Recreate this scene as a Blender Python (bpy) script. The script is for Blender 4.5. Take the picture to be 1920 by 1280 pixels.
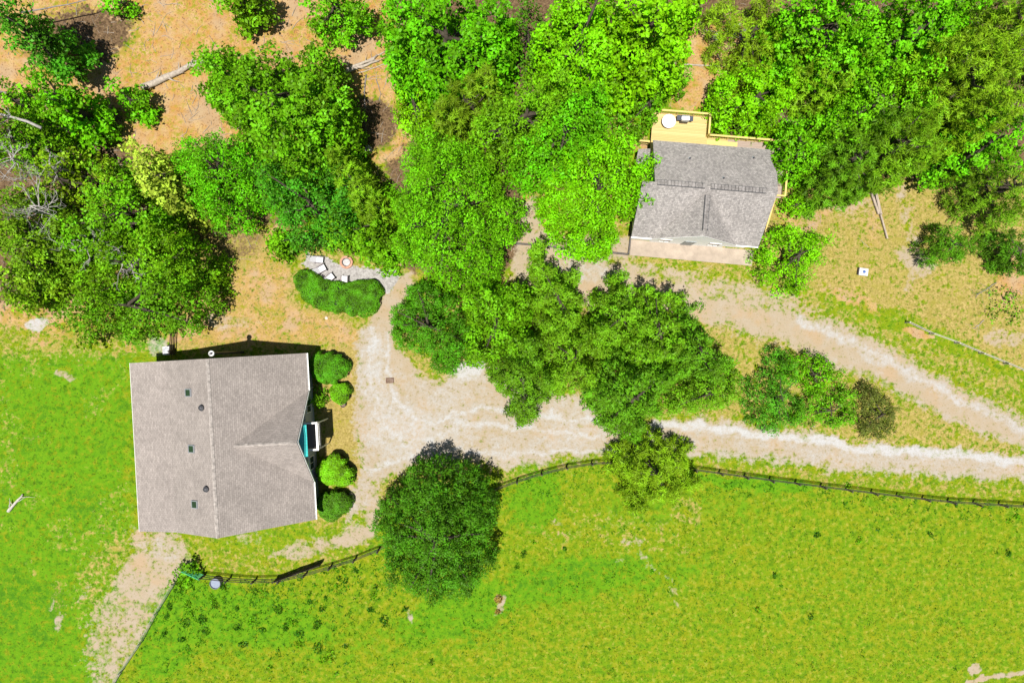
import bpy, math, random
import numpy as np
from math import radians, sin, cos, pi, sqrt, atan2
for o in list(bpy.data.objects): bpy.data.objects.remove(o)
S = bpy.context.scene
COL = S.collection
random.seed(7); RNG = np.random.default_rng(7)

# ---------------------------------------------------------------- camera
H = 64.0
cd = bpy.data.cameras.new('camera'); cam = bpy.data.objects.new('camera', cd); COL.objects.link(cam)
cam.location = (0, 0, H); cam.rotation_euler = (0, 0, 0)
cd.lens = 24.0; cd.sensor_width = 36.0; cd.clip_start = 1.0; cd.clip_end = 6000.0
S.camera = cam
# ---------------------------------------------------------------- light
SX, SY = 0.08, 0.205                      # shadow shift per metre of height
SUN_EL = math.atan(1 / math.hypot(SX, SY)); 
wd = bpy.data.worlds.new('World'); S.world = wd; wd.use_nodes = True
nt = wd.node_tree; nt.nodes.clear()
sky = nt.nodes.new('ShaderNodeTexSky'); sky.sky_type = 'NISHITA'; sky.sun_disc = False
sky.sun_elevation = SUN_EL; sky.sun_rotation = atan2(-SX, -SY)
bg = nt.nodes.new('ShaderNodeBackground'); bg.inputs['Strength'].default_value = 0.05
wo = nt.nodes.new('ShaderNodeOutputWorld')
nt.links.new(sky.outputs[0], bg.inputs['Color']); nt.links.new(bg.outputs[0], wo.inputs['Surface'])
sl = bpy.data.lights.new('sun', 'SUN'); sl.energy = 5.0; sl.angle = radians(0.5); sl.color = (1.0, 0.965, 0.9)
so = bpy.data.objects.new('sun', sl); COL.objects.link(so)
so.location = (-20, -50, 120)
import mathutils
so.rotation_euler = mathutils.Vector((SX, SY, -1)).to_track_quat('-Z', 'Y').to_euler()
S.view_settings.view_transform = 'Standard'; S.view_settings.look = 'None'
S.view_settings.exposure = 0.62; S.view_settings.gamma = 1.0
S.render.engine = 'CYCLES'
S.cycles.max_bounces = 6; S.cycles.diffuse_bounces = 2; S.cycles.transmission_bounces = 4

# ---------------------------------------------------------------- pixel helpers (photo 1920x1280, 20 px per metre on the ground)
def g(px, py, z=0.0):
    f = (H - z) / H
    return ((px - 960) / 20 * f, (640 - py) / 20 * f, z)

# ---------------------------------------------------------------- materials
def srgb(c):
    return tuple(((x / 255 / 12.92) if x / 255 <= 0.04045 else ((x / 255 + 0.055) / 1.055) ** 2.4) for x in c)
class NT:
    def __init__(s, name):
        s.m = bpy.data.materials.new(name); s.m.use_nodes = True
        s.t = s.m.node_tree; s.t.nodes.clear(); s.out = s.n('ShaderNodeOutputMaterial')
    def n(s, ty, **kw):
        nd = s.t.nodes.new(ty)
        for k, v in kw.items():
            if k in nd.inputs: nd.inputs[k].default_value = v
            else: setattr(nd, k, v)
        return nd
    def l(s, a, b): s.t.links.new(a, b)
    def val(s, x, sock):
        if isinstance(x, (int, float)): sock.default_value = x
        elif isinstance(x, tuple): sock.default_value = (*x[:3], 1.0) if len(sock.default_value) == 4 else x[:3]
        else: s.l(x, sock)
    def math(s, op, a, b=0.0, c=None, clamp=False):
        nd = s.n('ShaderNodeMath', operation=op); nd.use_clamp = clamp
        s.val(a, nd.inputs[0]); s.val(b, nd.inputs[1])
        if c is not None: s.val(c, nd.inputs[2])
        return nd.outputs[0]
    def mix(s, f, a, b, mode='MIX'):
        nd = s.n('ShaderNodeMix', data_type='RGBA', blend_type=mode)
        s.val(f, nd.inputs[0]); s.val(a, nd.inputs[6]); s.val(b, nd.inputs[7])
        return nd.outputs[2]
    def noise(s, vec, scale, detail=3.0, rough=0.55):
        nd = s.n('ShaderNodeTexNoise'); nd.inputs['Scale'].default_value = scale
        nd.inputs['Detail'].default_value = detail; nd.inputs['Roughness'].default_value = rough
        s.l(vec, nd.inputs['Vector']); return nd.outputs['Fac']
    def attr(s, name):
        nd = s.n('ShaderNodeAttribute'); nd.attribute_name = name; return nd.outputs['Fac']
    def rng(s, x, a, b, c=0.0, d=1.0):
        nd = s.n('ShaderNodeMapRange'); nd.clamp = True
        s.val(x, nd.inputs[0])
        for i, v in enumerate((a, b, c, d)): nd.inputs[i + 1].default_value = v
        return nd.outputs[0]
    def fin(s, col, rough=0.85, spec=0.2, bump=None, bs=0.3, bd=0.05, metal=0.0):
        p = s.n('ShaderNodeBsdfPrincipled'); s.val(col, p.inputs['Base Color']); s.val(rough, p.inputs['Roughness'])
        p.inputs['Specular IOR Level'].default_value = spec; p.inputs['Metallic'].default_value = metal
        if bump is not None:
            b = s.n('ShaderNodeBump'); b.inputs['Strength'].default_value = bs; b.inputs['Distance'].default_value = bd
            s.l(bump, b.inputs['Height']); s.l(b.outputs[0], p.inputs['Normal'])
        s.l(p.outputs[0], s.out.inputs[0]); return p

def m_plain(name, c, rough=0.7, spec=0.3, var=0.25, scale=6.0, metal=0.0):
    N = NT(name); co = N.n('ShaderNodeTexCoord').outputs['Object']
    a = N.noise(co, scale, 5.0, 0.65)
    f = N.rng(a, 0.3, 0.7, 1 - var, 1 + var)
    v = N.n('ShaderNodeVectorMath', operation='SCALE'); v.inputs[0].default_value = c[:3]; N.l(f, v.inputs['Scale'])
    N.fin(v.outputs[0], rough, spec, N.noise(co, scale * 6, 3.0), 0.25, 0.01, metal)
    return N.m

def m_wood(name, c1, c2, plank=0.14, axis=0, rough=0.8, gap=0.012):
    """boards running along local X (axis=0) or Y (axis=1)"""
    N = NT(name); co = N.n('ShaderNodeTexCoord').outputs['Object']
    sp = N.n('ShaderNodeSeparateXYZ'); N.l(co, sp.inputs[0])
    across = sp.outputs[1 - axis]
    idx = N.math('FLOOR', N.math('DIVIDE', across, plank))
    fr = N.math('FRACT', N.math('DIVIDE', across, plank))
    wn = N.n('ShaderNodeTexWhiteNoise', noise_dimensions='1D'); N.l(idx, wn.inputs['W'])
    mp = N.n('ShaderNodeMapping'); mp.inputs['Scale'].default_value = (1, 14, 8) if axis == 0 else (14, 1, 8)
    N.l(co, mp.inputs[0])
    grain = N.noise(mp.outputs[0], 2.0, 5.0, 0.6)
    t = N.math('ADD', N.math('MULTIPLY', wn.outputs[0], 0.6), N.math('MULTIPLY', grain, 0.5), clamp=True)
    c = N.mix(t, c1, c2)
    line = N.math('LESS_THAN', fr, gap / plank)
    c = N.mix(N.math('MULTIPLY', line, 0.75), c, tuple(x * 0.2 for x in c1))
    N.fin(c, rough, 0.2, grain, 0.3, 0.01); return N.m

def m_shingle(name, ca, cb, cc, swap=False, course=0.14, brick=0.33, tone=0.5):
    """asphalt shingles; courses run along local Y (ridge direction) unless swap"""
    N = NT(name); co = N.n('ShaderNodeTexCoord').outputs['Object']
    mp = N.n('ShaderNodeMapping'); N.l(co, mp.inputs[0])
    mp.inputs['Rotation'].default_value = (0, 0, 0 if swap else pi / 2)
    br = N.n('ShaderNodeTexBrick'); N.l(mp.outputs[0], br.inputs['Vector'])
    br.inputs['Scale'].default_value = 1.0; br.inputs['Brick Width'].default_value = brick; br.inputs['Row Height'].default_value = course
    br.inputs['Mortar Size'].default_value = 0.012; br.inputs['Bias'].default_value = 0.0
    br.inputs['Color1'].default_value = (*ca, 1); br.inputs['Color2'].default_value = (*cb, 1); br.inputs['Mortar'].default_value = (*cc, 1)
    big = N.rng(N.noise(co, 0.5, 5.0, 0.6), 0.3, 0.7, 0.88, 1.1)
    med = N.rng(N.noise(co, 7.0, 3.0, 0.6), 0.3, 0.7, 1 - tone * 0.4, 1 + tone * 0.4)
    k = N.math('MULTIPLY', big, med)
    v = N.n('ShaderNodeVectorMath', operation='SCALE'); N.l(br.outputs['Color'], v.inputs[0]); N.l(k, v.inputs['Scale'])
    st_ = N.n('ShaderNodeMapping'); st_.inputs['Scale'].default_value = (0.35, 2.2, 1) if not swap else (2.2, 0.35, 1); N.l(co, st_.inputs[0]); k2 = N.rng(N.noise(st_.outputs[0], 1.2, 4, .6), .35, .65, .95, 1.04); v2 = N.n('ShaderNodeVectorMath', operation='SCALE'); N.l(v.outputs[0], v2.inputs[0]); N.l(k2, v2.inputs['Scale']); v = v2
    N.fin(v.outputs[0], 0.93, 0.12, N.math('ADD', br.outputs['Fac'], N.noise(co, 60, 2.0)), 0.35, 0.01)
    return N.m

LEAF = {}
ALB = {'lime': (0.185, 0.455, 0.003), 'bright': (0.128, 0.385, 0.004), 'mid': (0.130, 0.325, 0.005), 'dark2': (0.105, 0.285, 0.006), 'deep': (0.085, 0.240, 0.006), 'olive': (0.185, 0.335, 0.008),
       'yellow': (0.34, 0.46, 0.04), 'dark': (0.068, 0.190, 0.006), 'brown': (0.100, 0.128, 0.020), 'cedar': (0.100, 0.250, 0.007), 'cedarl': (0.135, 0.300, 0.007),
       'bluish': (0.078, 0.260, 0.010), 'moss': (0.145, 0.270, 0.008), 'clip': (0.075, 0.240, 0.006), 'clipl': (0.130, 0.350, 0.005), 'weed': (0.045, 0.145, 0.006), 'meadow_weed': (0.07, 0.22, 0.005)}
def m_leaf(name, lit, k=0.33, transl=0.42, hue=0.018):
    """lit = how the sunlit leaf looks in the picture (sRGB)"""
    if name in LEAF: return LEAF[name]
    base = ALB[name] if name in ALB else tuple(max(0.003, x * k) for x in srgb(lit))
    N = NT('leaf_' + name)
    t = N.attr('tint')
    oi = N.n('ShaderNodeObjectInfo').outputs['Random']
    hs = N.n('ShaderNodeHueSaturation')
    hs.inputs['Color'].default_value = (*base, 1)
    N.l(N.rng(N.math('ADD', N.math('MULTIPLY', oi, 0.4), N.math('MULTIPLY', t, 0.6)), 0, 1, 0.5 - hue, 0.5 + hue), hs.inputs['Hue'])
    N.l(N.rng(t, 0, 1, 0.4, 1.65), hs.inputs['Value'])
    d = N.n('ShaderNodeBsdfPrincipled'); N.l(hs.outputs[0], d.inputs['Base Color'])
    d.inputs['Roughness'].default_value = 0.5; d.inputs['Specular IOR Level'].default_value = 0.12
    tr = N.n('ShaderNodeBsdfTranslucent')
    N.l(N.mix(1.0, hs.outputs[0], (1.3, 1.25, 0.5), 'MULTIPLY'), tr.inputs['Color'])
    mx = N.n('ShaderNodeMixShader'); mx.inputs[0].default_value = transl
    N.l(d.outputs[0], mx.inputs[1]); N.l(tr.outputs[0], mx.inputs[2]); N.l(mx.outputs[0], N.out.inputs[0])
    LEAF[name] = N.m; return N.m

BARK = m_plain('bark', (0.06, 0.048, 0.036), 0.9, 0.1, 0.4, 5)
DEADWOOD = m_plain('dead_wood', (0.34, 0.29, 0.24), 0.9, 0.1, 0.35, 5)
GREYWOOD = m_plain('grey_branch', (0.2, 0.18, 0.165), 0.9, 0.1, 0.35, 5)

# ---------------------------------------------------------------- mesh helpers
def tag(o, label=None, cat=None, group=None, kind=None):
    if label: o['label'] = label
    if cat: o['category'] = cat
    if group: o['group'] = group
    if kind: o['kind'] = kind
    return o
def empty(name, loc, rz=0.0, label=None, cat=None, group=None):
    o = bpy.data.objects.new(name, None); COL.objects.link(o); o.location = loc; o.rotation_euler = (0, 0, rz)
    o.empty_display_size = 0.3
    return tag(o, label, cat, group)
def raw_mesh(name, V, F4=None, F3=None):
    """fast mesh from numpy arrays"""
    V = np.asarray(V, dtype=np.float32); parts = []; starts = []; tot = []
    off = 0; loops = []
    for F, k in ((F4, 4), (F3, 3)):
        if F is not None and len(F):
            F = np.asarray(F, dtype=np.int32); loops.append(F.ravel())
            starts.append(off + np.arange(len(F), dtype=np.int32) * k); off += len(F) * k
    L = np.concatenate(loops); st = np.concatenate(starts)
    me = bpy.data.meshes.new(name); me.vertices.add(len(V)); me.vertices.foreach_set('co', V.ravel())
    me.loops.add(len(L)); me.loops.foreach_set('vertex_index', L)
    me.polygons.add(len(st)); me.polygons.foreach_set('loop_start', st)
    me.update(calc_edges=True); return me
def fattr(me, name, vals):
    a = me.attributes.new(name, 'FLOAT', 'POINT'); a.data.foreach_set('value', np.asarray(vals, dtype=np.float32))
def link(name, me, mat, parent=None, loc=None):
    o = bpy.data.objects.new(name, me); COL.objects.link(o)
    if mat: me.materials.append(mat)
    if parent: o.parent = parent
    if loc: o.location = loc
    return o
class MB:
    def __init__(s): s.v = []; s.f = []
    def add(s, vs, fs):
        n = len(s.v); s.v += [tuple(map(float, v)) for v in vs]; s.f += [tuple(i + n for i in f) for f in fs]; return s
    def box(s, x0, x1, y0, y1, z0, z1):
        return s.add([(x0, y0, z0), (x1, y0, z0), (x1, y1, z0), (x0, y1, z0), (x0, y0, z1), (x1, y0, z1), (x1, y1, z1), (x0, y1, z1)],
                     [(0, 3, 2, 1), (4, 5, 6, 7), (0, 1, 5, 4), (1, 2, 6, 5), (2, 3, 7, 6), (3, 0, 4, 7)])
    def bar(s, p, q, w, h):
        """box beam from p to q, w wide (horizontal), h high, centred"""
        p = np.array(p, float); q = np.array(q, float); d = q - p; d /= np.linalg.norm(d)
        side = np.cross(d, (0, 0, 1.0)); 
        if np.linalg.norm(side) < 1e-3: side = np.array([1.0, 0, 0])
        side /= np.linalg.norm(side); up = np.cross(side, d)
        a = side * w / 2; b = up * h / 2
        vs = [p - a - b, p + a - b, p + a + b, p - a + b, q - a - b, q + a - b, q + a + b, q - a + b]
        return s.add(vs, [(0, 1, 2, 3), (7, 6, 5, 4), (0, 4, 5, 1), (1, 5, 6, 2), (2, 6, 7, 3), (3, 7, 4, 0)])
    def tube(s, pts, rad, n=6, cap=True):
        pts = [np.array(p, float) for p in pts]; m = len(pts)
        if not hasattr(rad, '__len__'): rad = [rad] * m
        vs = []; 
        for i, p in enumerate(pts):
            d = pts[min(i + 1, m - 1)] - pts[max(i - 1, 0)]; L = np.linalg.norm(d); d = d / L if L > 0 else np.array([0, 0, 1.0])
            a = np.cross(d, (0, 0, 1.0) if abs(d[2]) < 0.9 else (1.0, 0, 0)); a /= np.linalg.norm(a); b = np.cross(d, a)
            for k in range(n):
                t = 2 * pi * k / n; vs.append(p + rad[i] * (a * cos(t) + b * sin(t)))
        fs = [(i * n + k, i * n + (k + 1) % n, (i + 1) * n + (k + 1) % n, (i + 1) * n + k) for i in range(m - 1) for k in range(n)]
        if cap: fs += [tuple(range(n))[::-1], tuple((m - 1) * n + k for k in range(n))]
        return s.add(vs, fs)
    def lathe(s, c, prof, n=20):
        """prof = [(r,z)...] about vertical axis at c"""
        vs = []
        for r, z in prof:
            for k in range(n):
                t = 2 * pi * k / n; vs.append((c[0] + r * cos(t), c[1] + r * sin(t), c[2] + z))
        fs = [(i * n + k, i * n + (k + 1) % n, (i + 1) * n + (k + 1) % n, (i + 1) * n + k) for i in range(len(prof) - 1) for k in range(n)]
        fs += [tuple(range(n))[::-1], tuple((len(prof) - 1) * n + k for k in range(n))]
        return s.add(vs, fs)
    def slab(s, poly, t=0.12):
        n = len(poly); top = [tuple(p) for p in poly]; bot = [(p[0], p[1], p[2] - t) for p in poly]
        fs = [tuple(range(n)), tuple(range(2 * n - 1, n - 1, -1))] + [(i, n + i, n + (i + 1) % n, (i + 1) % n) for i in range(n)]
        return s.add(top + bot, fs)
    def build(s, name, mat, parent=None, loc=None, smooth=False, bevel=0.0):
        me = bpy.data.meshes.new(name); me.from_pydata(s.v, [], s.f); me.update()
        if smooth:
            for p in me.polygons: p.use_smooth = True
        o = link(name, me, mat, parent, loc)
        if bevel:
            b = o.modifiers.new('bevel', 'BEVEL'); b.width = bevel; b.segments = 2; b.limit_method = 'ANGLE'
        return o

# ================================================================ GROUND
GX0, GX1, GY0, GY1, CELL = -64.0, 64.0, -44.0, 44.0, 0.2
nx = int((GX1 - GX0) / CELL) + 1; ny = int((GY1 - GY0) / CELL) + 1
gx, gy = np.meshgrid(np.linspace(GX0, GX1, nx), np.linspace(GY0, GY1, ny))
def vnoise(x, y, s, seed):
    """smooth value noise, cells of s metres"""
    r = np.random.default_rng(seed); T = r.random((128, 128))
    u = x / s + 40; v = y / s + 40; i = np.floor(u).astype(int); j = np.floor(v).astype(int)
    fu = u - i; fv = v - j; fu = fu * fu * (3 - 2 * fu); fv = fv * fv * (3 - 2 * fv)
    a = T[i % 128, j % 128]; b = T[(i + 1) % 128, j % 128]; c = T[i % 128, (j + 1) % 128]; d = T[(i + 1) % 128, (j + 1) % 128]
    return (a * (1 - fu) + b * fu) * (1 - fv) + (c * (1 - fu) + d * fu) * fv
def fbm(x, y, s, seed, octv=4):
    t = 0; w = 1; W = 0
    for k in range(octv): t = t + w * vnoise(x, y, s / 2 ** k, seed + k); W += w; w *= 0.55
    return t / W
PX0 = 960 + 20 * gx; PY0 = 640 - 20 * gy
wx = (fbm(gx, gy, 2.5, 11) - 0.5) * 26 + (fbm(gx, gy, 0.7, 21, 2) - 0.5) * 12
wy = (fbm(gx, gy, 2.5, 31) - 0.5) * 26 + (fbm(gx, gy, 0.7, 41, 2) - 0.5) * 12
PX = PX0 + wx; PY = PY0 + wy
def sstep(d, f): t = np.clip(0.5 - d / (2 * f), 0, 1); return t * t * (3 - 2 * t)
def segd(pts, X, Y, closed=False):
    D = np.full(X.shape, 1e9); n = len(pts)
    for i in range(n if closed else n - 1):
        ax, ay = pts[i][:2]; bx, by = pts[(i + 1) % n][:2]; dx, dy = bx - ax, by - ay; L = dx * dx + dy * dy + 1e-9
        t = np.clip(((X - ax) * dx + (Y - ay) * dy) / L, 0, 1); D = np.minimum(D, np.hypot(X - ax - t * dx, Y - ay - t * dy))
    return D
def inside(pts, X, Y):
    c = np.zeros(X.shape, bool); n = len(pts)
    for i in range(n):
        ax, ay = pts[i]; bx, by = pts[(i + 1) % n]
        if ay == by: continue
        c ^= ((ay > Y) != (by > Y)) & (X < (bx - ax) * (Y - ay) / (by - ay) + ax)
    return c
def poly(pts, f=10, X=None, Y=None):
    X = PX if X is None else X; Y = PY if Y is None else Y
    d = segd(pts, X, Y, True); return sstep(np.where(inside(pts, X, Y), -d, d), f * 1.7)
def stroke(pts, w, f=8, X=None, Y=None):
    X = PX if X is None else X; Y = PY if Y is None else Y
    return sstep(segd(pts, X, Y) - w / 2, f)
def ell(cx, cy, rx, ry, rot=0, f=0.35):
    c, s_ = cos(radians(rot)), sin(radians(rot)); u = ((PX - cx) * c + (PY - cy) * s_) / rx; v = (-(PX - cx) * s_ + (PY - cy) * c) / ry
    return sstep(np.hypot(u, v) - 1, f)
def mx(*a):
    r = a[0]
    for b in a[1:]: r = np.maximum(r, b)
    return r
Z0 = np.zeros_like(gx)
COURT = [(668, 655), (690, 622), (716, 640), (740, 668), (800, 700), (850, 712), (880, 684), (960, 700), (1060, 735), (1110, 752), (1180, 790),
         (1250, 782), (1300, 778), (1400, 788), (1500, 806), (1620, 824), (1720, 842), (1830, 846), (2300, 862), (2300, 925), (1920, 910), (1760, 895),
         (1600, 884), (1450, 870), (1320, 858), (1150, 858), (1060, 864), (960, 880), (900, 870), (840, 880), (760, 880), (712, 905), (700, 950),
         (668, 975), (645, 985), (655, 940), (672, 900), (672, 840), (655, 800), (664, 760), (664, 700)]
DRIVE = [(960, 520), (985, 480), (1040, 470), (1100, 478), (1180, 486), (1240, 520), (1330, 545), (1420, 565), (1500, 585), (1560, 600), (1640, 632),
         (1720, 680), (1800, 722), (1920, 782), (2300, 960), (2300, 1010), (1920, 835), (1830, 812), (1760, 780), (1680, 735), (1600, 700), (1500, 660),
         (1400, 630), (1300, 600), (1200, 585), (1080, 570), (1000, 560)]
FOOT = [(735, 512), (775, 512), (770, 545), (745, 590), (745, 640), (790, 690), (760, 720), (690, 700), (664, 650), (690, 610), (712, 570), (722, 540)]
PATIO = [(585, 478), (610, 492), (640, 500), (700, 498), (745, 508), (742, 528), (728, 552), (700, 528), (640, 545), (612, 540), (592, 512), (575, 490)]
SOUTHDIRT = [(238, 985), (345, 992), (350, 1020), (335, 1060), (318, 1090), (300, 1130), (262, 1190), (215, 1290), (120, 1500), (60, 1500), (150, 1330), (195, 1240),
             (205, 1180), (215, 1130), (245, 1090), (262, 1050), (240, 1020)]
WEST = poly([(-300, 640), (300, 640), (250, 700), (256, 1000), (240, 1100), (180, 1500), (-300, 1500)], 20, PX0, PY0)
# --- gravel (pale grey-white stone)
court = poly(COURT, 15)
gravel = court * (0.42 + 0.35 * np.clip(fbm(gx, gy, 6, 51) * 2 - 0.6, 0, 1))
TRK = [[(700, 620), (690, 700), (706, 790), (760, 826), (880, 800), (1000, 800), (1120, 820)], [(728, 630), (726, 700), (744, 760), (800, 790), (900, 770), (1000, 772), (1110, 792)], [(690, 880), (780, 850), (900, 846), (1040, 848), (1160, 846)]]
gravel = mx(gravel, *[stroke(t_, 15, 9) * 1.0 for t_ in TRK], stroke([(700, 640), (700, 720), (712, 790), (760, 830), (860, 800)], 60, 26) * 0.8, ell(880, 700, 42, 26, -20) * 0.95,
            ell(760, 810, 90, 60, 0) * 0.8, ell(690, 700, 26, 70, 0) * 0.75,
            stroke([(1230, 792), (1320, 800), (1420, 812), (1540, 828), (1680, 846), (1800, 856), (1930, 868), (2300, 880)], 22, 7) * 1.0,
            stroke([(1060, 848), (1200, 842), (1400, 856), (1600, 872), (1760, 884), (1930, 900)], 20, 9) * 0.62,
            stroke([(1040, 500), (1110, 510), (1140, 512)], 44, 14) * 0.7,
            stroke([(1500, 600), (1600, 645), (1700, 695), (1800, 748), (1930, 808), (2300, 980)], 24, 10) * 0.85,
            stroke([(1560, 672), (1640, 706), (1740, 760), (1830, 805), (1930, 845)], 16, 8) * 0.45,
            ell(1640, 672, 40, 18, 25) * 0.75, ell(430, 600, 50, 18, 0) * 0.55, ell(300, 648, 22, 20, 0) * 0.7, ell(68, 607, 24, 14, 0, 0.2) * 0.95,
            ell(300, 1030, 42, 20, 20) * 0.6, ell(1335, 80, 20, 16, 0) * 0.5)
patio = poly(PATIO, 7)
# --- sand (pinkish tan packed earth)
sand = mx(court * 0.9, poly(DRIVE, 16) * 0.92, poly([(1180, 484), (1300, 500), (1440, 530), (1560, 590), (1500, 600), (1300, 580), (1180, 560)], 14) * 0.62, poly(FOOT, 9) * 0.95, poly(SOUTHDIRT, 18) * 0.72,
          stroke([(1300, 590), (1420, 608), (1540, 655), (1640, 690)], 30, 14) * 0.8,
          poly([(985, 380), (1010, 360), (1020, 440), (1180, 440), (1190, 480), (1000, 500), (950, 530), (965, 470)], 8) * 0.85,
          ell(280, 1075, 90, 50, -35) * 0.75, ell(240, 1180, 80, 120, 15) * 0.6, stroke([(600, 1020), (690, 1000), (700, 960), (690, 920)], 34, 16) * 0.8,
          ell(560, 1030, 60, 14, -8) * 0.62, ell(460, 1010, 40, 12, 0) * 0.45, ell(1715, 490, 40, 26, 30) * 0.75, ell(1880, 630, 40, 20, 0) * 0.6,
          stroke([(1690, 345), (1700, 400), (1720, 450), (1700, 540)], 24, 14) * 0.6, ell(1600, 380, 60, 40, 0) * 0.45,
          stroke([(1820, 1278), (1870, 1268), (1930, 1256)], 9, 4) * 0.95, ell(1830, 1255, 12, 10, 40) * 0.8,
          ell(1190, 1015, 26, 7, 20) * 0.5, ell(1165, 1045, 10, 7) * 0.45, ell(1040, 985, 18, 6, 0) * .5, stroke([(1185, 1008), (1210, 1050), (1250, 1090), (1275, 1135)], 8, 7) * 0.62,
          ell(935, 1130, 9, 22, 10) * 0.75, ell(770, 1155, 9, 16) * 0.55, ell(118, 705, 20, 8, 0) * 0.7, ell(30, 940, 16, 7, -45) * 0.0,
          ell(112, 1165, 7, 24, 0) * 0.6, ell(98, 1130, 14, 5, -60) * 0.55, ell(160, 1110, 24, 5, -50) * 0.5)
# --- orange clay and dry straw
dirt = mx(poly([(-300, -300), (720, -300), (730, 60), (740, 150), (780, 260), (740, 300), (640, 320), (330, 330), (230, 260), (60, 210), (-300, 200)], 16) * 0.95,
          poly([(310, 430), (520, 410), (560, 500), (545, 560), (690, 610), (690, 660), (600, 655), (320, 655), (290, 620), (300, 500)], 14) * 0.55,
          poly([(230, 480), (330, 430), (330, 640), (250, 600), (120, 640), (40, 620), (-80, 600), (-80, 560), (60, 560), (150, 520)], 12) * 0.6,
          poly([(1270, 40), (1390, 20), (1400, 90), (1370, 210), (1250, 210), (1280, 130)], 9) * 0.8,
          poly([(1150, 205), (1210, 240), (1215, 290), (1150, 280)], 8) * 0.8,
          poly([(610, 650), (672, 640), (665, 760), (655, 850), (680, 900), (625, 905), (600, 850)], 10) * 0.38,
          ell(680, 235, 60, 60, 0) * 0.8, stroke([(985, 340), (1000, 430)], 30, 10) * 0.9, ell(1900, 510, 30, 60, 20) * 0.8, ell(1720, 628, 30, 10, 20) * 0.95,
          ell(1500, 400, 60, 40, 0) * 0.55, ell(1580, 370, 50, 30, 0) * 0.65, ell(1640, 430, 20, 50, 0) * 0.4, ell(1600, 560, 70, 16, 25) * 0.5, ell(1480, 570, 50, 10, 15) * .4,
          ell(245, 650, 20, 12) * 0.55, ell(80, 640, 22, 12) * 0.5, ell(90, 1150, 90, 90, 0) * 0.0, ell(1025, 1000, 60, 26, 20) * 0.33,
          ell(270, 1000, 30, 20, 0) * 0.5, poly(SOUTHDIRT, 18) * 0.42)
straw = mx(poly([(1400, 350), (1560, 330), (1760, 300), (2300, 300), (2300, 900), (1920, 700), (1700, 600), (1560, 560), (1440, 540), (1400, 480)], 16) * 0.62,
           poly([(310, 430), (560, 410), (560, 560), (690, 600), (690, 665), (600, 658), (310, 665)], 12) * 0.7,
           poly([(1190, 480), (1420, 500), (1560, 560), (1750, 640), (1920, 700), (1920, 790), (1700, 690), (1540, 612), (1380, 560), (1200, 540)], 10) * 0.45,
           poly([(1130, 560), (1300, 580), (1500, 640), (1700, 740), (1920, 830), (1920, 870), (1600, 850), (1400, 780), (1250, 790)], 10) * 0.55,
           poly([(600, 880), (700, 870), (700, 960), (640, 1010), (560, 1020), (400, 1020), (345, 1000), (360, 1070), (400, 1090), (540, 1090), (690, 1040), (760, 880)], 10) * 0.4,
           poly([(900, 880), (1150, 862), (1320, 862), (1920, 910), (1920, 945), (1560, 912), (1330, 885), (1130, 868), (930, 915)], 6) * 0.42,
           ell(460, 480, 90, 60, 0) * 0.5, poly([(-80, 560), (330, 560), (330, 660), (240, 680), (-80, 690)], 14) * 0.45,
           ell(250, 1100, 120, 120, 0) * 0.45, ell(330, 1000, 90, 40) * 0.4, ell(1180, 1000, 150, 40, 10) * 0.33, ell(1290, 960, 40, 40) * 0.4, ell(1440, 1040, 90, 20) * 0.2,
           WEST * np.clip(fbm(gx, gy, 3, 93) * 2.4 - 1.1, 0, 0.32), WEST * ell(240, 1180, 90, 150) * 0.4, ell(60, 930, 40, 20) * 0.2, poly([(600, 650), (680, 640), (672, 850), (690, 900), (625, 915), (600, 850)], 10) * 0.95,
           poly([(330, 300), (1560, 300), (1560, 700), (1400, 860), (1130, 860), (900, 900), (640, 1000), (560, 1000), (330, 660)], 20) * 0.5)
# --- woodland floor, plus tree shade painted as dark patches on the clay
litter_shade = mx(poly([(-300, 200), (60, 215), (230, 260), (320, 320), (330, 430), (300, 470), (230, 560), (90, 600), (-300, 560)], 20) * 0.85,
            poly([(330, 330), (640, 320), (740, 330), (760, 420), (720, 470), (520, 430), (330, 410)], 14) * 0.6,
            poly([(700, -300), (1290, -300), (1290, 60), (1250, 180), (1150, 210), (1150, 300), (1010, 330), (980, 480), (880, 560), (760, 500), (720, 300), (760, 180)], 14) * 0.85,
            poly([(1380, -300), (2300, -300), (2300, 300), (1900, 330), (1560, 340), (1480, 330), (1470, 260), (1340, 250), (1350, 120)], 16) * 0.85,
            ell(130, 60, 130, 60, -20) * 0.8, ell(690, 230, 60, 50) * 0.7, ell(410, 450, 70, 40) * 0.35)  # these ellipses paint the shaded spots of the clearing dark
# --- grass character
lush = mx(ell(400, 1150, 260, 60, 10) * 0.75, ell(560, 1200, 300, 60, 0) * 0.4, ell(860, 1150, 130, 50, -20) * 0.75, ell(1060, 1090, 190, 45, -10) * 0.7,
          ell(1000, 930, 60, 70, 0) * 0.7, ell(1240, 960, 120, 40, 0) * 0.45, ell(1420, 905, 120, 14, 5) * 0.85, ell(1360, 940, 120, 40) * .4, WEST * 0.66,
          ell(150, 880, 160, 170, 0) * 0.45, ell(280, 640, 60, 20) * 0.9, ell(860, 1180, 130, 40, 0) * .4, ell(350, 1080, 30, 30, 0) * 0.9,
          stroke([(1250, 500), (1440, 510)], 12, 8) * 0.4, stroke([(1530, 575), (1640, 625), (1740, 680), (1920, 770)], 24, 10) * 0.5, ell(320, 1190, 60, 110, 25) * 0.7,
          ell(1350, 150, 60, 30, 0) * 0.35, ell(1160, 1090, 200, 30, -8) * .5)
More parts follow.
